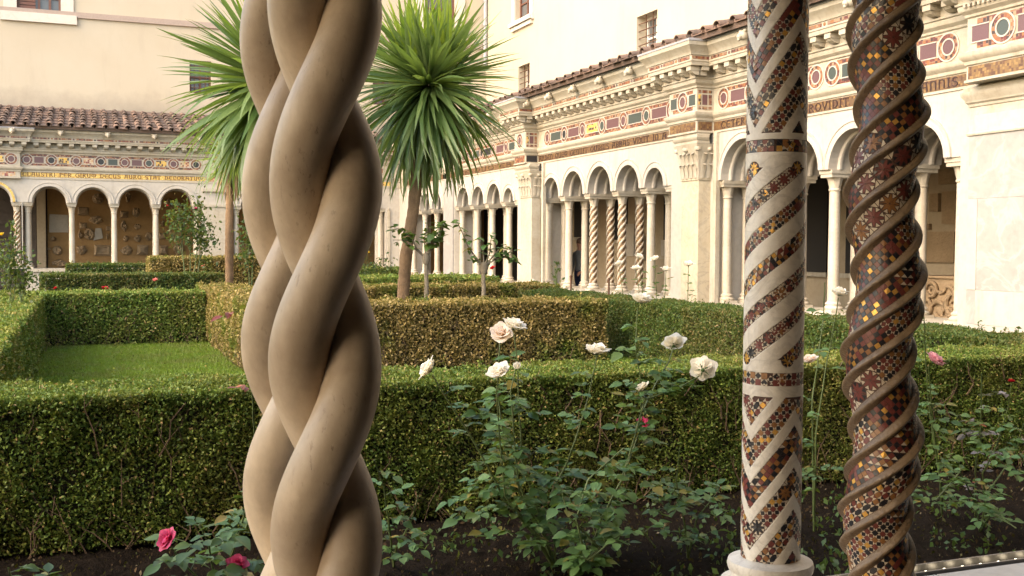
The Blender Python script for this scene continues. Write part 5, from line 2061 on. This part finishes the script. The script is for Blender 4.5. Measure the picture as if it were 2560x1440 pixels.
bush('broad low rose plant spreading on the dark soil in the lower right corner', (2450, 1330), [([(2440, 1260), (2400, 1180), (2340, 1250)], 4.3, 8), ([(2480, 1280), (2540, 1320)], 4.2, 6), ([(2470, 1230), (2540, 1130), (2560, 1060)], 4.6, 9)], [(2530, 1140, 4.6, .18, .16, 20), (2400, 1230, 4.5, .26, .08, 18)], (), 'bbbb')
bush('small sparse rose plant right beside the braided column, some leaves yellow', (985, 1420), [([(975, 1330), (960, 1220), (935, 1150)], 4.9, 7), ([(990, 1370), (1030, 1300), (1045, 1240)], 5.0, 6)], [(1000, 1350, 5.0, .12, .12, 9)], (), 'bbmy')
bush('rose plant with hot pink blooms at the bottom left of the braided columns', (520, 1560), [([(500, 1450), (450, 1400), (428, 1365)], 4.0, 7), ([(540, 1480), (580, 1440), (593, 1425)], 3.9, 6), ([(540, 1450), (520, 1360), (500, 1310)], 4.1, 6), ([(560, 1440), (600, 1330), (625, 1230)], 4.3, 8)], [(535, 1400, 4.0, .15, .13, 24), (610, 1260, 4.6, .06, .12, 8)],
     [(426, 1352, 4.0, (-.55, .45, .6), .052, 'p'), (593, 1414, 3.9, (.15, .8, .5), .045, 'p')], 'bbmm', .062)
bush('low leafy plant cut by the lower left corner', (60, 1560), [([(40, 1480), (20, 1420)], 3.6, 6), ([(100, 1500), (135, 1440)], 3.6, 6)], None, (), 'mm', .05)
bush('tall thin rose shoot with bronze and yellow leaves just left of the braided columns', (640, 1330), [([(640, 1200), (630, 950), (618, 760)], 5.3, 3)], [(612, 775, 5.3, .03, .03, 3)], (), 'rry', .055)

# ---- white roses between the right hedge and the arcade, seen far back
def far_rose(px, py, Yv, label, col='w', sz=.11, base_py=775, lv=6):
    p = Vector(at(px, py, 1, Yv))
    b = Vector((p.x + rnd.uniform(-.1, .25), p.y + .1, 0.05))
    root = empty('rose_bush', tuple(b), label, 'rose bush', GRP)
    sb = MB()
    stem(root, sb, [b, (b + p) / 2 + Vector((.04, 0, .1)), p], .009, .005, lv, .085, 'bbm', .45, .95, 3)
    rose(root, p, face_axis(rnd.uniform(-.4, .4), .9, .2), sz, col, ((1, 4), (2, 5), (3, 4)))
    sb.build('stem', GREENSTEM, root, 60)
far_rose(1547, 662, 17.6, 'white rose leftmost of the row before the twisted arcade columns')
far_rose(1590, 674, 17.2, 'white rose just below the highest bloom of the row before the arcade')
far_rose(1597, 645, 17.8, 'highest white rose of the row before the arcade')
far_rose(1637, 650, 17.0, 'white rose in front of the plain arcade column beside the twisted pair')
far_rose(1665, 676, 16.6, 'white rose in front of the dark arch by the veined pier')
far_rose(1721, 664, 15.6, 'white rose standing before the veined marble pier')
far_rose(1330, 705, 22.0, 'small white rose low before the pilaster in the middle of the arcade', 'w', .09, lv=3)
far_rose(262, 722, 24.0, 'deep red rose showing over the lawn hedge', 'd', .085, lv=2)
far_rose(389, 702, 23.0, 'coral pink rose standing over the lawn hedge', 'c', .08, lv=3)
far_rose(139, 722, 24.5, 'dark red rose low at the left over the lawn hedge', 'd', .06, lv=2)
far_rose(905, 634, 31.0, 'small bright red rose just right of the braided column', 'd', .10, lv=4)
far_rose(918, 633, 31.3, 'bright yellow rose beside the red one right of the braided column', 'y', .11, lv=4)
far_rose(1232, 672, 23.0, 'tiny red rose behind the second standard rose tree', 'd', .09, lv=3)
far_rose(508, 665, 30.9, 'orange-pink rose before the taller yellowish hedge', 'c', .07, lv=4)

# ---- leafy rose shrubs in the distance, with joined small leaves
def shrub(label, base_px, Yv, blobs, leaf, mat, buds=(), trunk=.02, z0=0):
    b = Vector(at(base_px[0], base_px[1], 1, Yv))
    b.z = z0
    root = empty('rose_bush', tuple(b), label, 'rose bush', GRP)
    sb = MB()
    Ps = []
    for (x, y, rx, ry, n) in blobs:
        c = np.array(at(x, y, 1, Yv))
        k = (np.linalg.norm(c) / F_PX)
        g = nrg.normal(size=(n, 3)) * .5
        p = c + g * np.array([rx * k, rx * k * .8, ry * k])
        Ps.append(p)
        cv = Vector(c)
        sb.tube([b, b + (cv - b) * .5 + Vector((rnd.uniform(-.08, .08), 0, .05)), cv + Vector((0, 0, ry * k * .4))], [trunk, trunk * .6, trunk * .25], 5)
        for _ in range(5):
            sb.tube([b + (cv - b) * .7, cv + Vector((rnd.uniform(-1, 1) * rx * k * .7, rnd.uniform(-.2, .2), rnd.uniform(-.5, .9) * ry * k))], [trunk * .35, trunk * .15], 4)
    P = np.concatenate(Ps)
    o = leaf_cloud('foliage', P, unit(nrg.normal(size=P.shape)), leaf * (.6 + .8 * nrg.random(len(P))), mat, root, .6, .1)
    o['kind'] = 'stuff'
    for (x, y, c, s) in buds:
        rose(root, Vector(at(x, y, 1, Yv)), face_axis(rnd.uniform(-.3, .3), .9, .3), s, c, ((1, 4), (2, 4)))
    sb.build('stem', GREENSTEM, root, 60)


SHR = leafmat('distant_rose_leaves', [(0, (0.02, 0.045, 0.015)), (.5, (0.045, 0.085, 0.02)), (.9, (0.09, 0.13, 0.03)), (1, (0.16, 0.10, 0.05))], None, .3)
shrub('bushy rose with red buds growing before the far arcade left of the palm trunk', (470, 640), 29.5, [(475, 560, 52, 55, 420), (440, 575, 30, 40, 160), (510, 600, 35, 50, 260), (500, 530, 18, 50, 90), (450, 530, 25, 35, 90)], .10, SHR,
      [(418, 515, 'd', .05), (416, 540, 'd', .06), (445, 518, 'd', .04), (490, 523, 'p', .075), (477, 540, 'd', .045), (467, 500, 'd', .04)])
shrub('rose shrub at the left edge before the entrance arch', (40, 760), 16.5, [(30, 680, 45, 60, 300), (15, 640, 25, 40, 120), (60, 700, 35, 40, 200), (35, 600, 12, 45, 60)], .062, SHR, [(5, 588, 'y', .05)], .012)
shrub('rose shrub showing at the left edge of the braided columns before the far wing', (625, 640), 28.0, [(615, 610, 22, 70, 200), (625, 530, 18, 30, 50)], .11, SHR)
shrub('faint grey-green rose growth beside the column right of the braided column', (950, 690), 31.5, [(930, 670, 40, 25, 180), (965, 665, 25, 25, 80)], .09, SHR)
shrub('thin rose shoots before the middle pilaster base', (1400, 705), 21.0, [(1390, 680, 14, 30, 26)], .09, SHR)
shrub('thin leafy shoots by the foot of the arcade wall at right', (2545, 850), 9.0, [(2548, 838, 14, 14, 24), (2519, 845, 3, 12, 6)], .05, SHR, trunk=.006)

# ---- two small standard rose trees in the centre bed
def standard(label, trunk_px, Yv, branches, big):
    path = pxpath(trunk_px, Yv)
    path[0].z = 0.0
    root = empty('rose_tree', tuple(path[0]), label, 'rose tree', 'standard rose trees in the centre bed')
    t = MB()
    d = dense(path, .12)
    t.tube([p + Vector((rnd.uniform(-1, 1) * .006, 0, 0)) for p in d], [.045 - .012 * k / len(d) for k in range(len(d))], 9)
    t.tube([path[-1] - Vector((0, 0, .10)), path[-1], path[-1] + Vector((0, 0, .08))], [.05, .075, .045], 9)
    t.build('trunk', GREYBARK, root, 60)
    sb = MB()
    for pts, n, sz, kd in branches:
        q = [path[-1]] + pxpath(pts, Yv, Yv + rnd.uniform(-.25, .1))
        dd = dense(q, .08)
        sb.tube(dd, [.016 - .012 * k / len(dd) for k in range(len(dd))], 6)
        for k in range(n * 2):
            p = dd[min(len(dd) - 1, int(len(dd) * (.35 + .65 * (k + .5) / (n * 2))))]
            a = rnd.uniform(0, 2 * PI)
            put_leaf(root, p + Vector((rnd.uniform(-1, 1), rnd.uniform(-1, 1), rnd.uniform(-1, 1))) * .05, (math.cos(a), math.sin(a) * .6, rnd.uniform(-.6, .5)), sz * rnd.uniform(.75, 1.2), rnd.choice(kd))
    sb.build('branch', GREYBARK, root, 60)
standard('standard rose tree with broad leaves half behind the leaning palm trunk', [(1066, 728), (1066, 690), (1065, 645)], 17.0,
         [([(1080, 615), (1085, 580)], 13, .15, 'mm'), ([(1098, 600), (1105, 568), (1110, 560)], 13, .14, 'mm'), ([(1040, 620), (1030, 595), (1000, 572), (985, 570)], 12, .14, 'mm'), ([(1010, 600), (982, 600)], 6, .13, 'mm'), ([(1060, 600), (1070, 565)], 9, .14, 'mm')], True)
standard('standard rose tree with thin bare branches and scattered leaves, right of the leaning palm', [(1209, 730), (1209, 700), (1210, 668)], 16.6,
         [([(1195, 650), (1172, 620), (1155, 580), (1142, 552)], 12, .10, 'mmb'), ([(1208, 630), (1206, 600)], 6, .12, 'mb'), ([(1225, 650), (1250, 620), (1280, 625)], 16, .12, 'bbm'), ([(1235, 650), (1262, 640), (1292, 650)], 10, .13, 'bbm'), ([(1225, 630), (1228, 590)], 9, .12, 'bb'), ([(1185, 645), (1195, 648)], 4, .12, 'b')], False)

# ------------------------------------------------------------------ palms
PALM = objleaf('palm_blade', (0.085, 0.150, 0.045), (0.180, 0.250, 0.085), .4, .34)
PALMY = objleaf('young_palm_blade', (0.16, 0.25, 0.03), (0.30, 0.38, 0.045), .5, .36)
PALMD = objleaf('dead_palm_blade', (0.20, 0.12, 0.06), (0.30, 0.19, 0.10), .2, .7)


def blade_mesh(m, droop, name='leaf'):
    n = 8
    vs = []
    x, z, ang = 0.0, 0.0, 0.0
    for k in range(n + 1):
        t = k / n
        w = .028 * min(1, .45 + t * 3.2) * (1 - max(0, t - .45) / .55) ** .8 + .0008
        vs += [(-w, x, z + w * .35), (0, x, z), (w, x, z + w * .35)]
        ang -= droop * (t ** 1.3) / n * 2.3
        x += math.cos(ang) / n
        z += math.sin(ang) / n
    fs = []
    for k in range(n):
        for u in range(2):
            a = k * 3 + u
            fs.append((a, a + 1, a + 4, a + 3))
    b = MB()
    b.add(vs, fs)
    return b.mesh(name, m, True)


BLADES = {0: [blade_mesh(PALM, d) for d in (.04, .14, .28)], 1: [blade_mesh(PALM, d) for d in (.35, .6, .9)], 2: [blade_mesh(PALMY, d) for d in (.02, .08, .15)], 3: [blade_mesh(PALMD, d) for d in (.5, .9, 1.3)]}


def palm(label, trunk_pts, radii, heads, dead=0):
    root = empty('palm_tree', tuple(trunk_pts[0]), label, 'palm tree', 'spiky garden palms')
    t = MB()
    dp = dense(trunk_pts, .07)
    n = len(dp)
    rad = []
    for k in range(n):
        u = k / (n - 1)
        i = u * (len(radii) - 1)
        a = int(min(i, len(radii) - 2))
        rad.append((radii[a] + (radii[a + 1] - radii[a]) * (i - a)) * (1 + .07 * rnd.uniform(-1, 1)))
    t.tube(dp, rad, 18)
    t.build('trunk', BARK, root, 60)
    extra = []
    for (c, L, nleaf, emax, emin) in heads:
        c = Vector(c)
        for k in range(nleaf):
            u = (k + .5) / nleaf
            el = math.radians(emax - (emax - emin) * u ** .9) + rnd.uniform(-.16, .16)
            az = k * 2.39996 + rnd.uniform(-.25, .25)
            d = Vector((math.cos(az) * math.cos(el), math.sin(az) * math.cos(el), math.sin(el)))
            if emax > 80 and u < .8:
                me = rnd.choice(BLADES[2] if rnd.random() < .8 else BLADES[0])
            elif el > math.radians(20):
                me = rnd.choice(BLADES[0])
            elif el > math.radians(-5):
                me = rnd.choice(BLADES[0] + BLADES[1][:1])
            else:
                me = rnd.choice(BLADES[1])
            if dead and (u > 1 - dead or rnd.random() < .05):
                me = rnd.choice(BLADES[3])
            s = d.cross(Vector((0, 0, 1)))
            s = s.normalized() if s.length > .05 else Vector((1, 0, 0))
            z = s.cross(d)
            sz = L * rnd.uniform(.66, 1.08) * (1.0 if el > -.35 else 1.12)
            o0 = c + Vector((0, 0, .16 * (1 - u) * L)) + d * .05
            M = Matrix(((s.x, d.x, z.x, o0.x), (s.y, d.y, z.y, o0.y), (s.z, d.z, z.z, o0.z), (0, 0, 0, 1))) @ Matrix.Rotation(rnd.uniform(-.7, .7), 4, 'Y') @ Matrix.Diagonal((sz * rnd.uniform(.8, 1.25), sz, sz, 1))
            front = (-(d.x * c.x + d.y * c.y) / math.hypot(c.x, c.y))
            extra.append((front + .3 * rnd.random(), me, M))
    if True:
        extra.sort(key=lambda e: -e[0])
        lim = 300
        joined = {}
        for k, (f, me, M) in enumerate(extra):
            if k < lim:
                link(bpy.data.objects.new('leaf', me), root, M)
            else:
                joined.setdefault(me.materials[0].name, []).append((me, M))
        if joined:
            b = MB()
            mats = []
            for i, (mn, lst) in enumerate(joined.items()):
                mats.append(bpy.data.materials[mn])
                b.cur = i
                for me, M in lst:
                    b.add([M @ v.co for v in me.vertices], [tuple(p.vertices) for p in me.polygons])
            tag(b.build('foliage', mats, root), kind='stuff')
    return root


Yp = 17.6
tr = pxpath([(998, 735), (1015, 640), (1034, 520), (1042, 430), (1058, 300), (1072, 215)], Yp)
tr[0].z = 0.0
palm('leaning palm with a big round spiky head, right of the braided columns', tr, [.125, .105, .098, .098, .09, .06], [(tr[-1] + Vector((0, 0, -.15)), 1.64, 520, 48, -76), (tr[-1] + Vector((-.36, -.1, .10)), 1.4, 55, 88, 42), (tr[-1] + Vector((.22, -.25, .0)), 1.4, 60, 88, 38), (tr[-1] + Vector((.05, .3, .05)), 1.45, 45, 88, 40)])
tl = pxpath([(905, 735), (868, 640), (800, 480), (735, 330), (690, 215)], 17.0)
tl[0].z = 0.0
palm('palm mostly hidden behind the braided columns, its head fanning out at their upper left', tl, [.12, .10, .095, .09, .06], [(tl[-1] + Vector((-.05, 0, -.15)), 1.72, 560, 50, -76), (tl[-1] + Vector((-.2, -.1, .2)), 1.35, 60, 88, 35), (tl[-1] + Vector((.3, .1, .1)), 1.3, 50, 88, 35)])
t3 = pxpath([(573, 645), (573, 560), (575, 480), (580, 400)], 30.3)
t3[0].z = 0.0
palm('straight palm before the far arcade with a skirt of dead brown leaves', t3, [.115, .112, .105, .08], [(t3[-1] + Vector((.1, 0, .05)), 1.12, 380, 85, -84)], dead=.22)

# ------------------------------------------------------------------ fragments on the ochre wall of the far gallery
FR = []
frs = [(123, 535, 171, 581, 't'), (195, 517, 223, 538, 'q'), (229, 480, 262, 512, 'r'), (222, 538, 258, 560, 'r'), (198, 556, 218, 572, 'q'), (194, 575, 207, 600, 'r'), (208, 568, 240, 602, 'r'), (234, 570, 258, 602, 't2'),
       (125, 590, 142, 605, 'r'), (131, 614, 156, 638, 'c'), (118, 619, 127, 625, 'q'), (188, 611, 219, 639, 'r'), (233, 612, 280, 640, 'q'), (127, 648, 172, 668, 'r'), (265, 566, 280, 577, 'q'), (265, 582, 272, 598, 'r'),
       (300, 527, 322, 545, 'q'), (330, 515, 352, 545, 'r'), (302, 550, 318, 580, 'r'), (335, 558, 353, 575, 'r'), (308, 588, 322, 604, 'c'), (335, 586, 355, 608, 'r'), (300, 612, 332, 640, 'r'), (342, 612, 371, 638, 'q'), (363, 580, 382, 602, 'c'),
       (398, 582, 416, 598, 'q'), (396, 612, 420, 637, 'q'), (432, 605, 462, 640, 'r'), (400, 550, 412, 566, 'r'), (312, 475, 330, 505, 'r'), (415, 495, 440, 520, 'r'), (598, 605, 632, 638, 'q'), (610, 560, 630, 590, 'r')]
for i, (x0, y0, x1, y1, k) in enumerate(frs):
    a, bq = sfg(x0), sfg(x1)
    c, d = hfg(y1, x0), hfg(y0, x0)
    b = MB()
    mx, my, rx, ry = (a + bq) / 2, (c + d) / 2, (bq - a) / 2, (d - c) / 2
    n = 14
    if k in ('q', 't'):
        ring = [(mx - rx, my - ry), (mx + rx * rnd.uniform(.9, 1), my - ry), (mx + rx, my + ry * rnd.uniform(.85, 1)), (mx - rx * rnd.uniform(.9, 1), my + ry)]
    elif k == 't2':
        ring = [(mx - rx, my - ry), (mx + rx, my - ry * .6), (mx + rx * .7, my + ry), (mx - rx * .55, my + ry)]
    else:
        ring = [(mx + rx * math.cos(2 * PI * j / n) * (rnd.uniform(.7, 1.05) if k == 'r' else 1), my + ry * math.sin(2 * PI * j / n) * (rnd.uniform(.7, 1.05) if k == 'r' else 1)) for j in range(n)]
    m = len(ring)
    vs, fs = [], []
    lay = [(1.0, .0), (.96, .07), (.7, .10 + .03 * rnd.random()), (.35, .09 + .07 * rnd.random())] if k not in ('t', 't2') else [(1.0, 0), (.985, .06), (.9, .063), (.5, .063)]
    for (q, dp) in lay:
        for (u, v) in ring:
            j = 1 if k in ('t', 't2') else 1 + rnd.uniform(-.08, .08)
            vs.append(WBF(mx + (u - mx) * q * j, dp * (j if dp else 1) + (0 if k in ('t', 't2') else rnd.uniform(-.02, .035) * (q < .9)), my + (v - my) * q))
    for li in range(len(lay) - 1):
        for j in range(m):
            jj = (j + 1) % m
            fs.append((li * m + j, li * m + jj, (li + 1) * m + jj, (li + 1) * m + j))
    fs.append(tuple((len(lay) - 1) * m + j for j in range(m)))
    b.add(vs, fs)
    o = b.build('stone_tablet' if k in ('t', 't2') else 'stone_fragment', TABLET if k in ('t', 't2') else FRAG, None)
    if k == 't':
        tag(o, 'large pale rectangular marble tablet on the ochre wall behind the first far arch', 'tablet', 'stones mounted on the ochre gallery wall')
    elif k == 't2':
        tag(o, 'pale tapering marble slab on the ochre wall behind the second far arch', 'tablet', 'stones mounted on the ochre gallery wall')
    else:
        arch = 'first' if x0 < 176 else 'second' if x0 < 284 else 'third' if x0 < 388 else 'fourth' if x0 < 520 else 'hidden fifth'
        arch = arch + ' far arch'
        row = 'high up' if y0 < 515 else 'upper row' if y0 < 548 else 'middle row' if y0 < 578 else 'lower row' if y0 < 603 else 'lowest row'
        FR.append((o, arch, row, 'squared' if k == 'q' else 'round' if k == 'c' else 'ragged', x0))

seen = {}
for (o, arch, row, shp, x0) in sorted(FR, key=lambda f: f[4]):
    kk = (arch, row, shp)
    seen[kk] = seen.get(kk, 0) + 1
tot_, cnt_ = dict(seen), {}
for (o, arch, row, shp, x0) in sorted(FR, key=lambda f: f[4]):
    kk = (arch, row, shp)
    cnt_[kk] = cnt_.get(kk, 0) + 1
    pos = '' if tot_[kk] == 1 else (', leftmost one', ', next to the right', ', third along', ', fourth along')[cnt_[kk] - 1]
    tag(o, shp + ' grey carved fragment, ' + row + ', behind the ' + arch + pos, 'stone fragment', 'stones mounted on the ochre gallery wall')
# carved relief and tablets inside the right gallery
q = MB()
y0, y1 = float(at(2420, 700, 0, 13.2)[1]), float(at(2296, 700, 0, 13.2)[1])
zt, zb = float(at(2350, 695, 0, 13.2)[2]), float(at(2350, 802, 0, 13.2)[2])
q.box((13.2, y0, 0.15), (14.2, y1, zt))
sar = q.build('sarcophagus', FRAG, None)
tag(sar, 'brown stone sarcophagus with carved swirling relief seen through the arch nearest the right edge', 'sarcophagus')
qb = MB()
def relief_tube(cy, cz, r, a0, a1, th, tilt=0):
    pts = [(13.19 - .02, cy + r * math.cos(math.radians(a0 + (a1 - a0) * k / 14)), cz + (1 + tilt) * r * math.sin(math.radians(a0 + (a1 - a0) * k / 14))) for k in range(15)]
    qb.tube(pts, [th * (.4 + .6 * math.sin(PI * (k + .5) / 15)) for k in range(15)], 6)
H_ = zt - zb
for (u, v, r, a0, a1, th) in ((.7, .72, .14, 0, 330, .04), (.68, .70, .06, 0, 360, .035), (.45, .35, .25, 200, 330, .05), (.35, .62, .16, 60, 250, .04), (.2, .72, .10, 0, 360, .04), (.22, .4, .22, -80, 80, .05), (.55, .2, .2, 20, 160, .04), (.85, .3, .2, 100, 260, .04), (.82, .55, .1, 0, 300, .03), (.1, .25, .12, 0, 300, .04), (.5, .8, .12, 180, 360, .03), (.35, .15, .14, 0, 200, .035)):
    relief_tube(y0 + (y1 - y0) * u, zb + H_ * v, r * H_ * 1.2, a0, a1, th * H_ * 1.4)
qb.build('relief', FRAG, sar, 60)
q = MB()
q.box((13.14, y0 - .05, zt), (14.25, y1 + .05, zt + .035))
q.build('lid', FRAG, sar)
for (px0, py0, px1, py1, lb) in ((2362, 480, 2396, 560, 'tall framed stone tablet at the right of the back wall behind the nearest right arch'), (2330, 485, 2352, 530, 'small upright stone set beside the tall tablet behind the nearest right arch'), (2302, 560, 2330, 575, 'low narrow stone just above the broad inscribed slab behind the nearest right arch'), (2303, 580, 2394, 655, 'broad worn inscribed slab above the carved sarcophagus'), (2352, 425, 2394, 462, 'topmost stone block of the back wall behind the nearest right arch')):
    q = MB()
    q.box((XB - .09, float(at(px1, 600, 0, XB)[1]), float(at(px0, py1, 0, XB)[2])), (XB - .01, float(at(px0, 600, 0, XB)[1]), float(at(px0, py0, 0, XB)[2])))
    tag(q.build('stone_tablet', FRAG, None), lb, 'tablet', 'tablets behind the nearest right arch')
for (px0, py0, px1, py1, lb) in ((1572, 560, 1592, 640, 'tall pale stone slab on the back wall between the second twisted pair of columns'), (1595, 590, 1615, 650, 'shorter pale slab close right of the tall one behind the twisted columns'), (1660, 600, 1690, 640, 'squat pale slab on the back wall beside the veined pier')):
    q = MB()
    q.box((XB - .10, float(at(px1, 600, 0, XB)[1]), float(at(px0, py1, 0, XB)[2])), (XB - .01, float(at(px0, 600, 0, XB)[1]), float(at(px0, py0, 0, XB)[2])))
    tag(q.build('stone_tablet', TABLET, None), lb, 'tablet', 'slabs behind the twisted arcade columns')
# barrier posts with a chain
def barrier(label, p0, p1=None, h=.85, grp='chain barriers in the galleries'):
    root = empty('barrier_post', tuple(p0), label, 'barrier', grp)
    q = MB()
    q.tube([p0, p0 + Vector((0, 0, h))], .022, 8)
    q.lathe([(.12, 0), (.12, .02), (.03, .035)], p0, 14)
    q.lathe([(.03, 0), (.035, .02), (.02, .05)], p0 + Vector((0, 0, h)), 10)
    q.build('post', RUST, root, 50)
    if p1 is not None:
        q = MB()
        m = 18
        q.tube([p0 + (p1 - p0) * k / m + Vector((0, 0, h * .95 - 4 * .22 * (k / m) * (1 - k / m))) for k in range(m + 1)], .012, 5)
        q.build('chain', RUST, root)
def fpt(px, Yv, z=.15):
    p = Vector(at(px, 640, 1, Yv)); p.z = z
    return p
barrier('rusty barrier post with a slack chain in the far gallery', fpt(363, 40.6), fpt(300, 40.6), .78)
for px, X_, lb in ((1428, 10.15, 'thin rusty post before the arcade beside the standing person'), (1523, 10.05, 'thin rusty post before the twisted arcade columns')):
    p = Vector(at(px, 615, 0, X_)); p.z = .0
    barrier(lb, p, None, 1.05, 'rusty posts at the foot of the arcade')

# ------------------------------------------------------------------ the visitor in the right gallery
pp = Vector(at(1450, 640, 0, 11.75)); pp.z = .15
def skinmesh(name, joints, edges, sub=2, root=0):
    me = bpy.data.meshes.new(name)
    me.from_pydata([j[:3] for j in joints], edges, [])
    o = bpy.data.objects.new(name, me)
    COL.objects.link(o)
    o.modifiers.new('skin', 'SKIN')
    for k, j in enumerate(joints):
        me.skin_vertices[0].data[k].radius = (j[3], j[4] if len(j) > 4 else j[3])
    me.skin_vertices[0].data[root].use_root = True
    s = o.modifiers.new('sub', 'SUBSURF')
    s.levels = s.render_levels = sub
    dg = bpy.context.evaluated_depsgraph_get()
    new = bpy.data.meshes.new_from_object(o.evaluated_get(dg))
    bpy.data.objects.remove(o)
    new.name = name
    return new
J = [(0, 0, .98, .135, .11), (0, 0, 1.12, .125, .10), (0, 0.0, 1.30, .145, .105), (0, 0, 1.44, .10, .085), (0, .0, 1.53, .052), (0, -.015, 1.62, .080, .088), (0, -.01, 1.73, .078, .09),
     (.10, 0, .92, .095), (.10, -.02, .52, .062), (.10, .02, .10, .042), (.10, -.14, .04, .036),
     (-.10, 0, .92, .095), (-.11, .05, .52, .062), (-.11, .10, .10, .042), (-.11, -.05, .04, .036),
     (.20, 0, 1.41, .058), (.25, .03, 1.14, .043), (.20, -.14, .96, .030), (.18, -.20, .92, .026),
     (-.20, 0, 1.41, .058), (-.26, .04, 1.14, .043), (-.24, -.06, .90, .030), (-.235, -.09, .85, .026)]
E_ = [(0, 1), (1, 2), (2, 3), (3, 4), (4, 5), (5, 6), (0, 7), (7, 8), (8, 9), (9, 10), (0, 11), (11, 12), (12, 13), (13, 14), (3, 15), (15, 16), (16, 17), (17, 18), (3, 19), (19, 20), (20, 21), (21, 22)]
for hand, (hx, hy, hz), dr in ((18, J[18][:3], (-.1, -.6, -.6)), (22, J[22][:3], (0, -.3, -.9))):
    d = Vector(dr).normalized()
    sd = d.cross(Vector((1, 0, 0))).normalized()
    for f in range(4):
        p = Vector((hx, hy, hz)) + sd * (.028 * (f - 1.5) / 1.5) + d * .03
        k = len(J)
        ln = (.06, .072, .068, .052)[f]
        J += [(p.x, p.y, p.z, .010), (*(p + d * ln * .6 + Vector((.004, 0, 0))), .0085), (*(p + d * ln + Vector((.015, 0, 0))), .007)]
        E_ += [(hand, k), (k, k + 1), (k + 1, k + 2)]
    p = Vector((hx, hy, hz)) + sd * .035
    k = len(J)
    J += [(*p, .011), (*(p + d * .03 + sd * .015), .009)]
    E_ += [(hand, k), (k, k + 1)]
SKINM = plain('skin', (.36, .19, .125), .5)
SHIRT = N('striped_grey_top')
w_ = SHIRT.n('ShaderNodeTexWave', Scale=14.0)
w_.bands_direction = 'Z'
SHIRT.l(SHIRT.n('ShaderNodeTexCoord').outputs['Object'], w_.inputs['Vector'])
SHIRT.setc(SHIRT.mix(SHIRT.math('GREATER_THAN', w_.outputs['Fac'], .5), (.06, .07, .08), (.20, .21, .20)))
JEANS = plain('dark_blue_trousers', (.016, .022, .06), .8, 0, .3, 60)
HAIR = plain('brown_hair', (.085, .04, .022), .6, 0, .5, 90)
SHOE = plain('dark_shoe', (.02, .018, .016), .6)
pm = skinmesh('person', J, E_)
for m in (SKINM, SHIRT.m, JEANS, SHOE):
    pm.materials.append(m)
for p in pm.polygons:
    z, c = p.center.z, p.center
    inarm = abs(c.x) > .165
    p.material_index = 3 if z < .09 else (2 if (z < .99 and not inarm) else (1 if (z < 1.49 and not (inarm and z < .97)) else 0))
    p.use_smooth = True
PM = Matrix.Translation(pp) @ Matrix.Rotation(math.radians(-70), 4, 'Z')
per = link(bpy.data.objects.new('person', pm), None, PM)
tag(per, 'visitor in a grey striped top and blue trousers standing in the right gallery', 'person')
q = MB()
q.lathe([(.02, -.02), (.085, .0), (.105, .05), (.108, .10), (.09, .15), (.05, .18), (.01, .19)], (0, .018, 1.63), 16, lambda a, k: 1 + .08 * math.sin(5 * a + k))
q.build('hair', HAIR, per, 60, M=PM)
q = MB()
for sx in (-1, 1):
    q.lathe([(.004, -.006), (.011, 0), (.004, .006)], (sx * .032, -.094, 1.685), 8)
q.build('eyes', SHOE, per, M=PM)
q = MB()
q.add([(-.012, -.095, 1.64), (.012, -.095, 1.64), (0, -.125, 1.645), (0, -.10, 1.69)], [(0, 2, 3), (1, 3, 2), (0, 1, 2)])
q.build('nose', SKINM, per, M=PM)
q = MB()
q.tube([(-.028, -.092, 1.605), (0, -.101, 1.602), (.028, -.092, 1.605)], [.003, .006, .003], 5)
q.build('mouth', plain('lips', (.25, .08, .06), .5), per, M=PM)
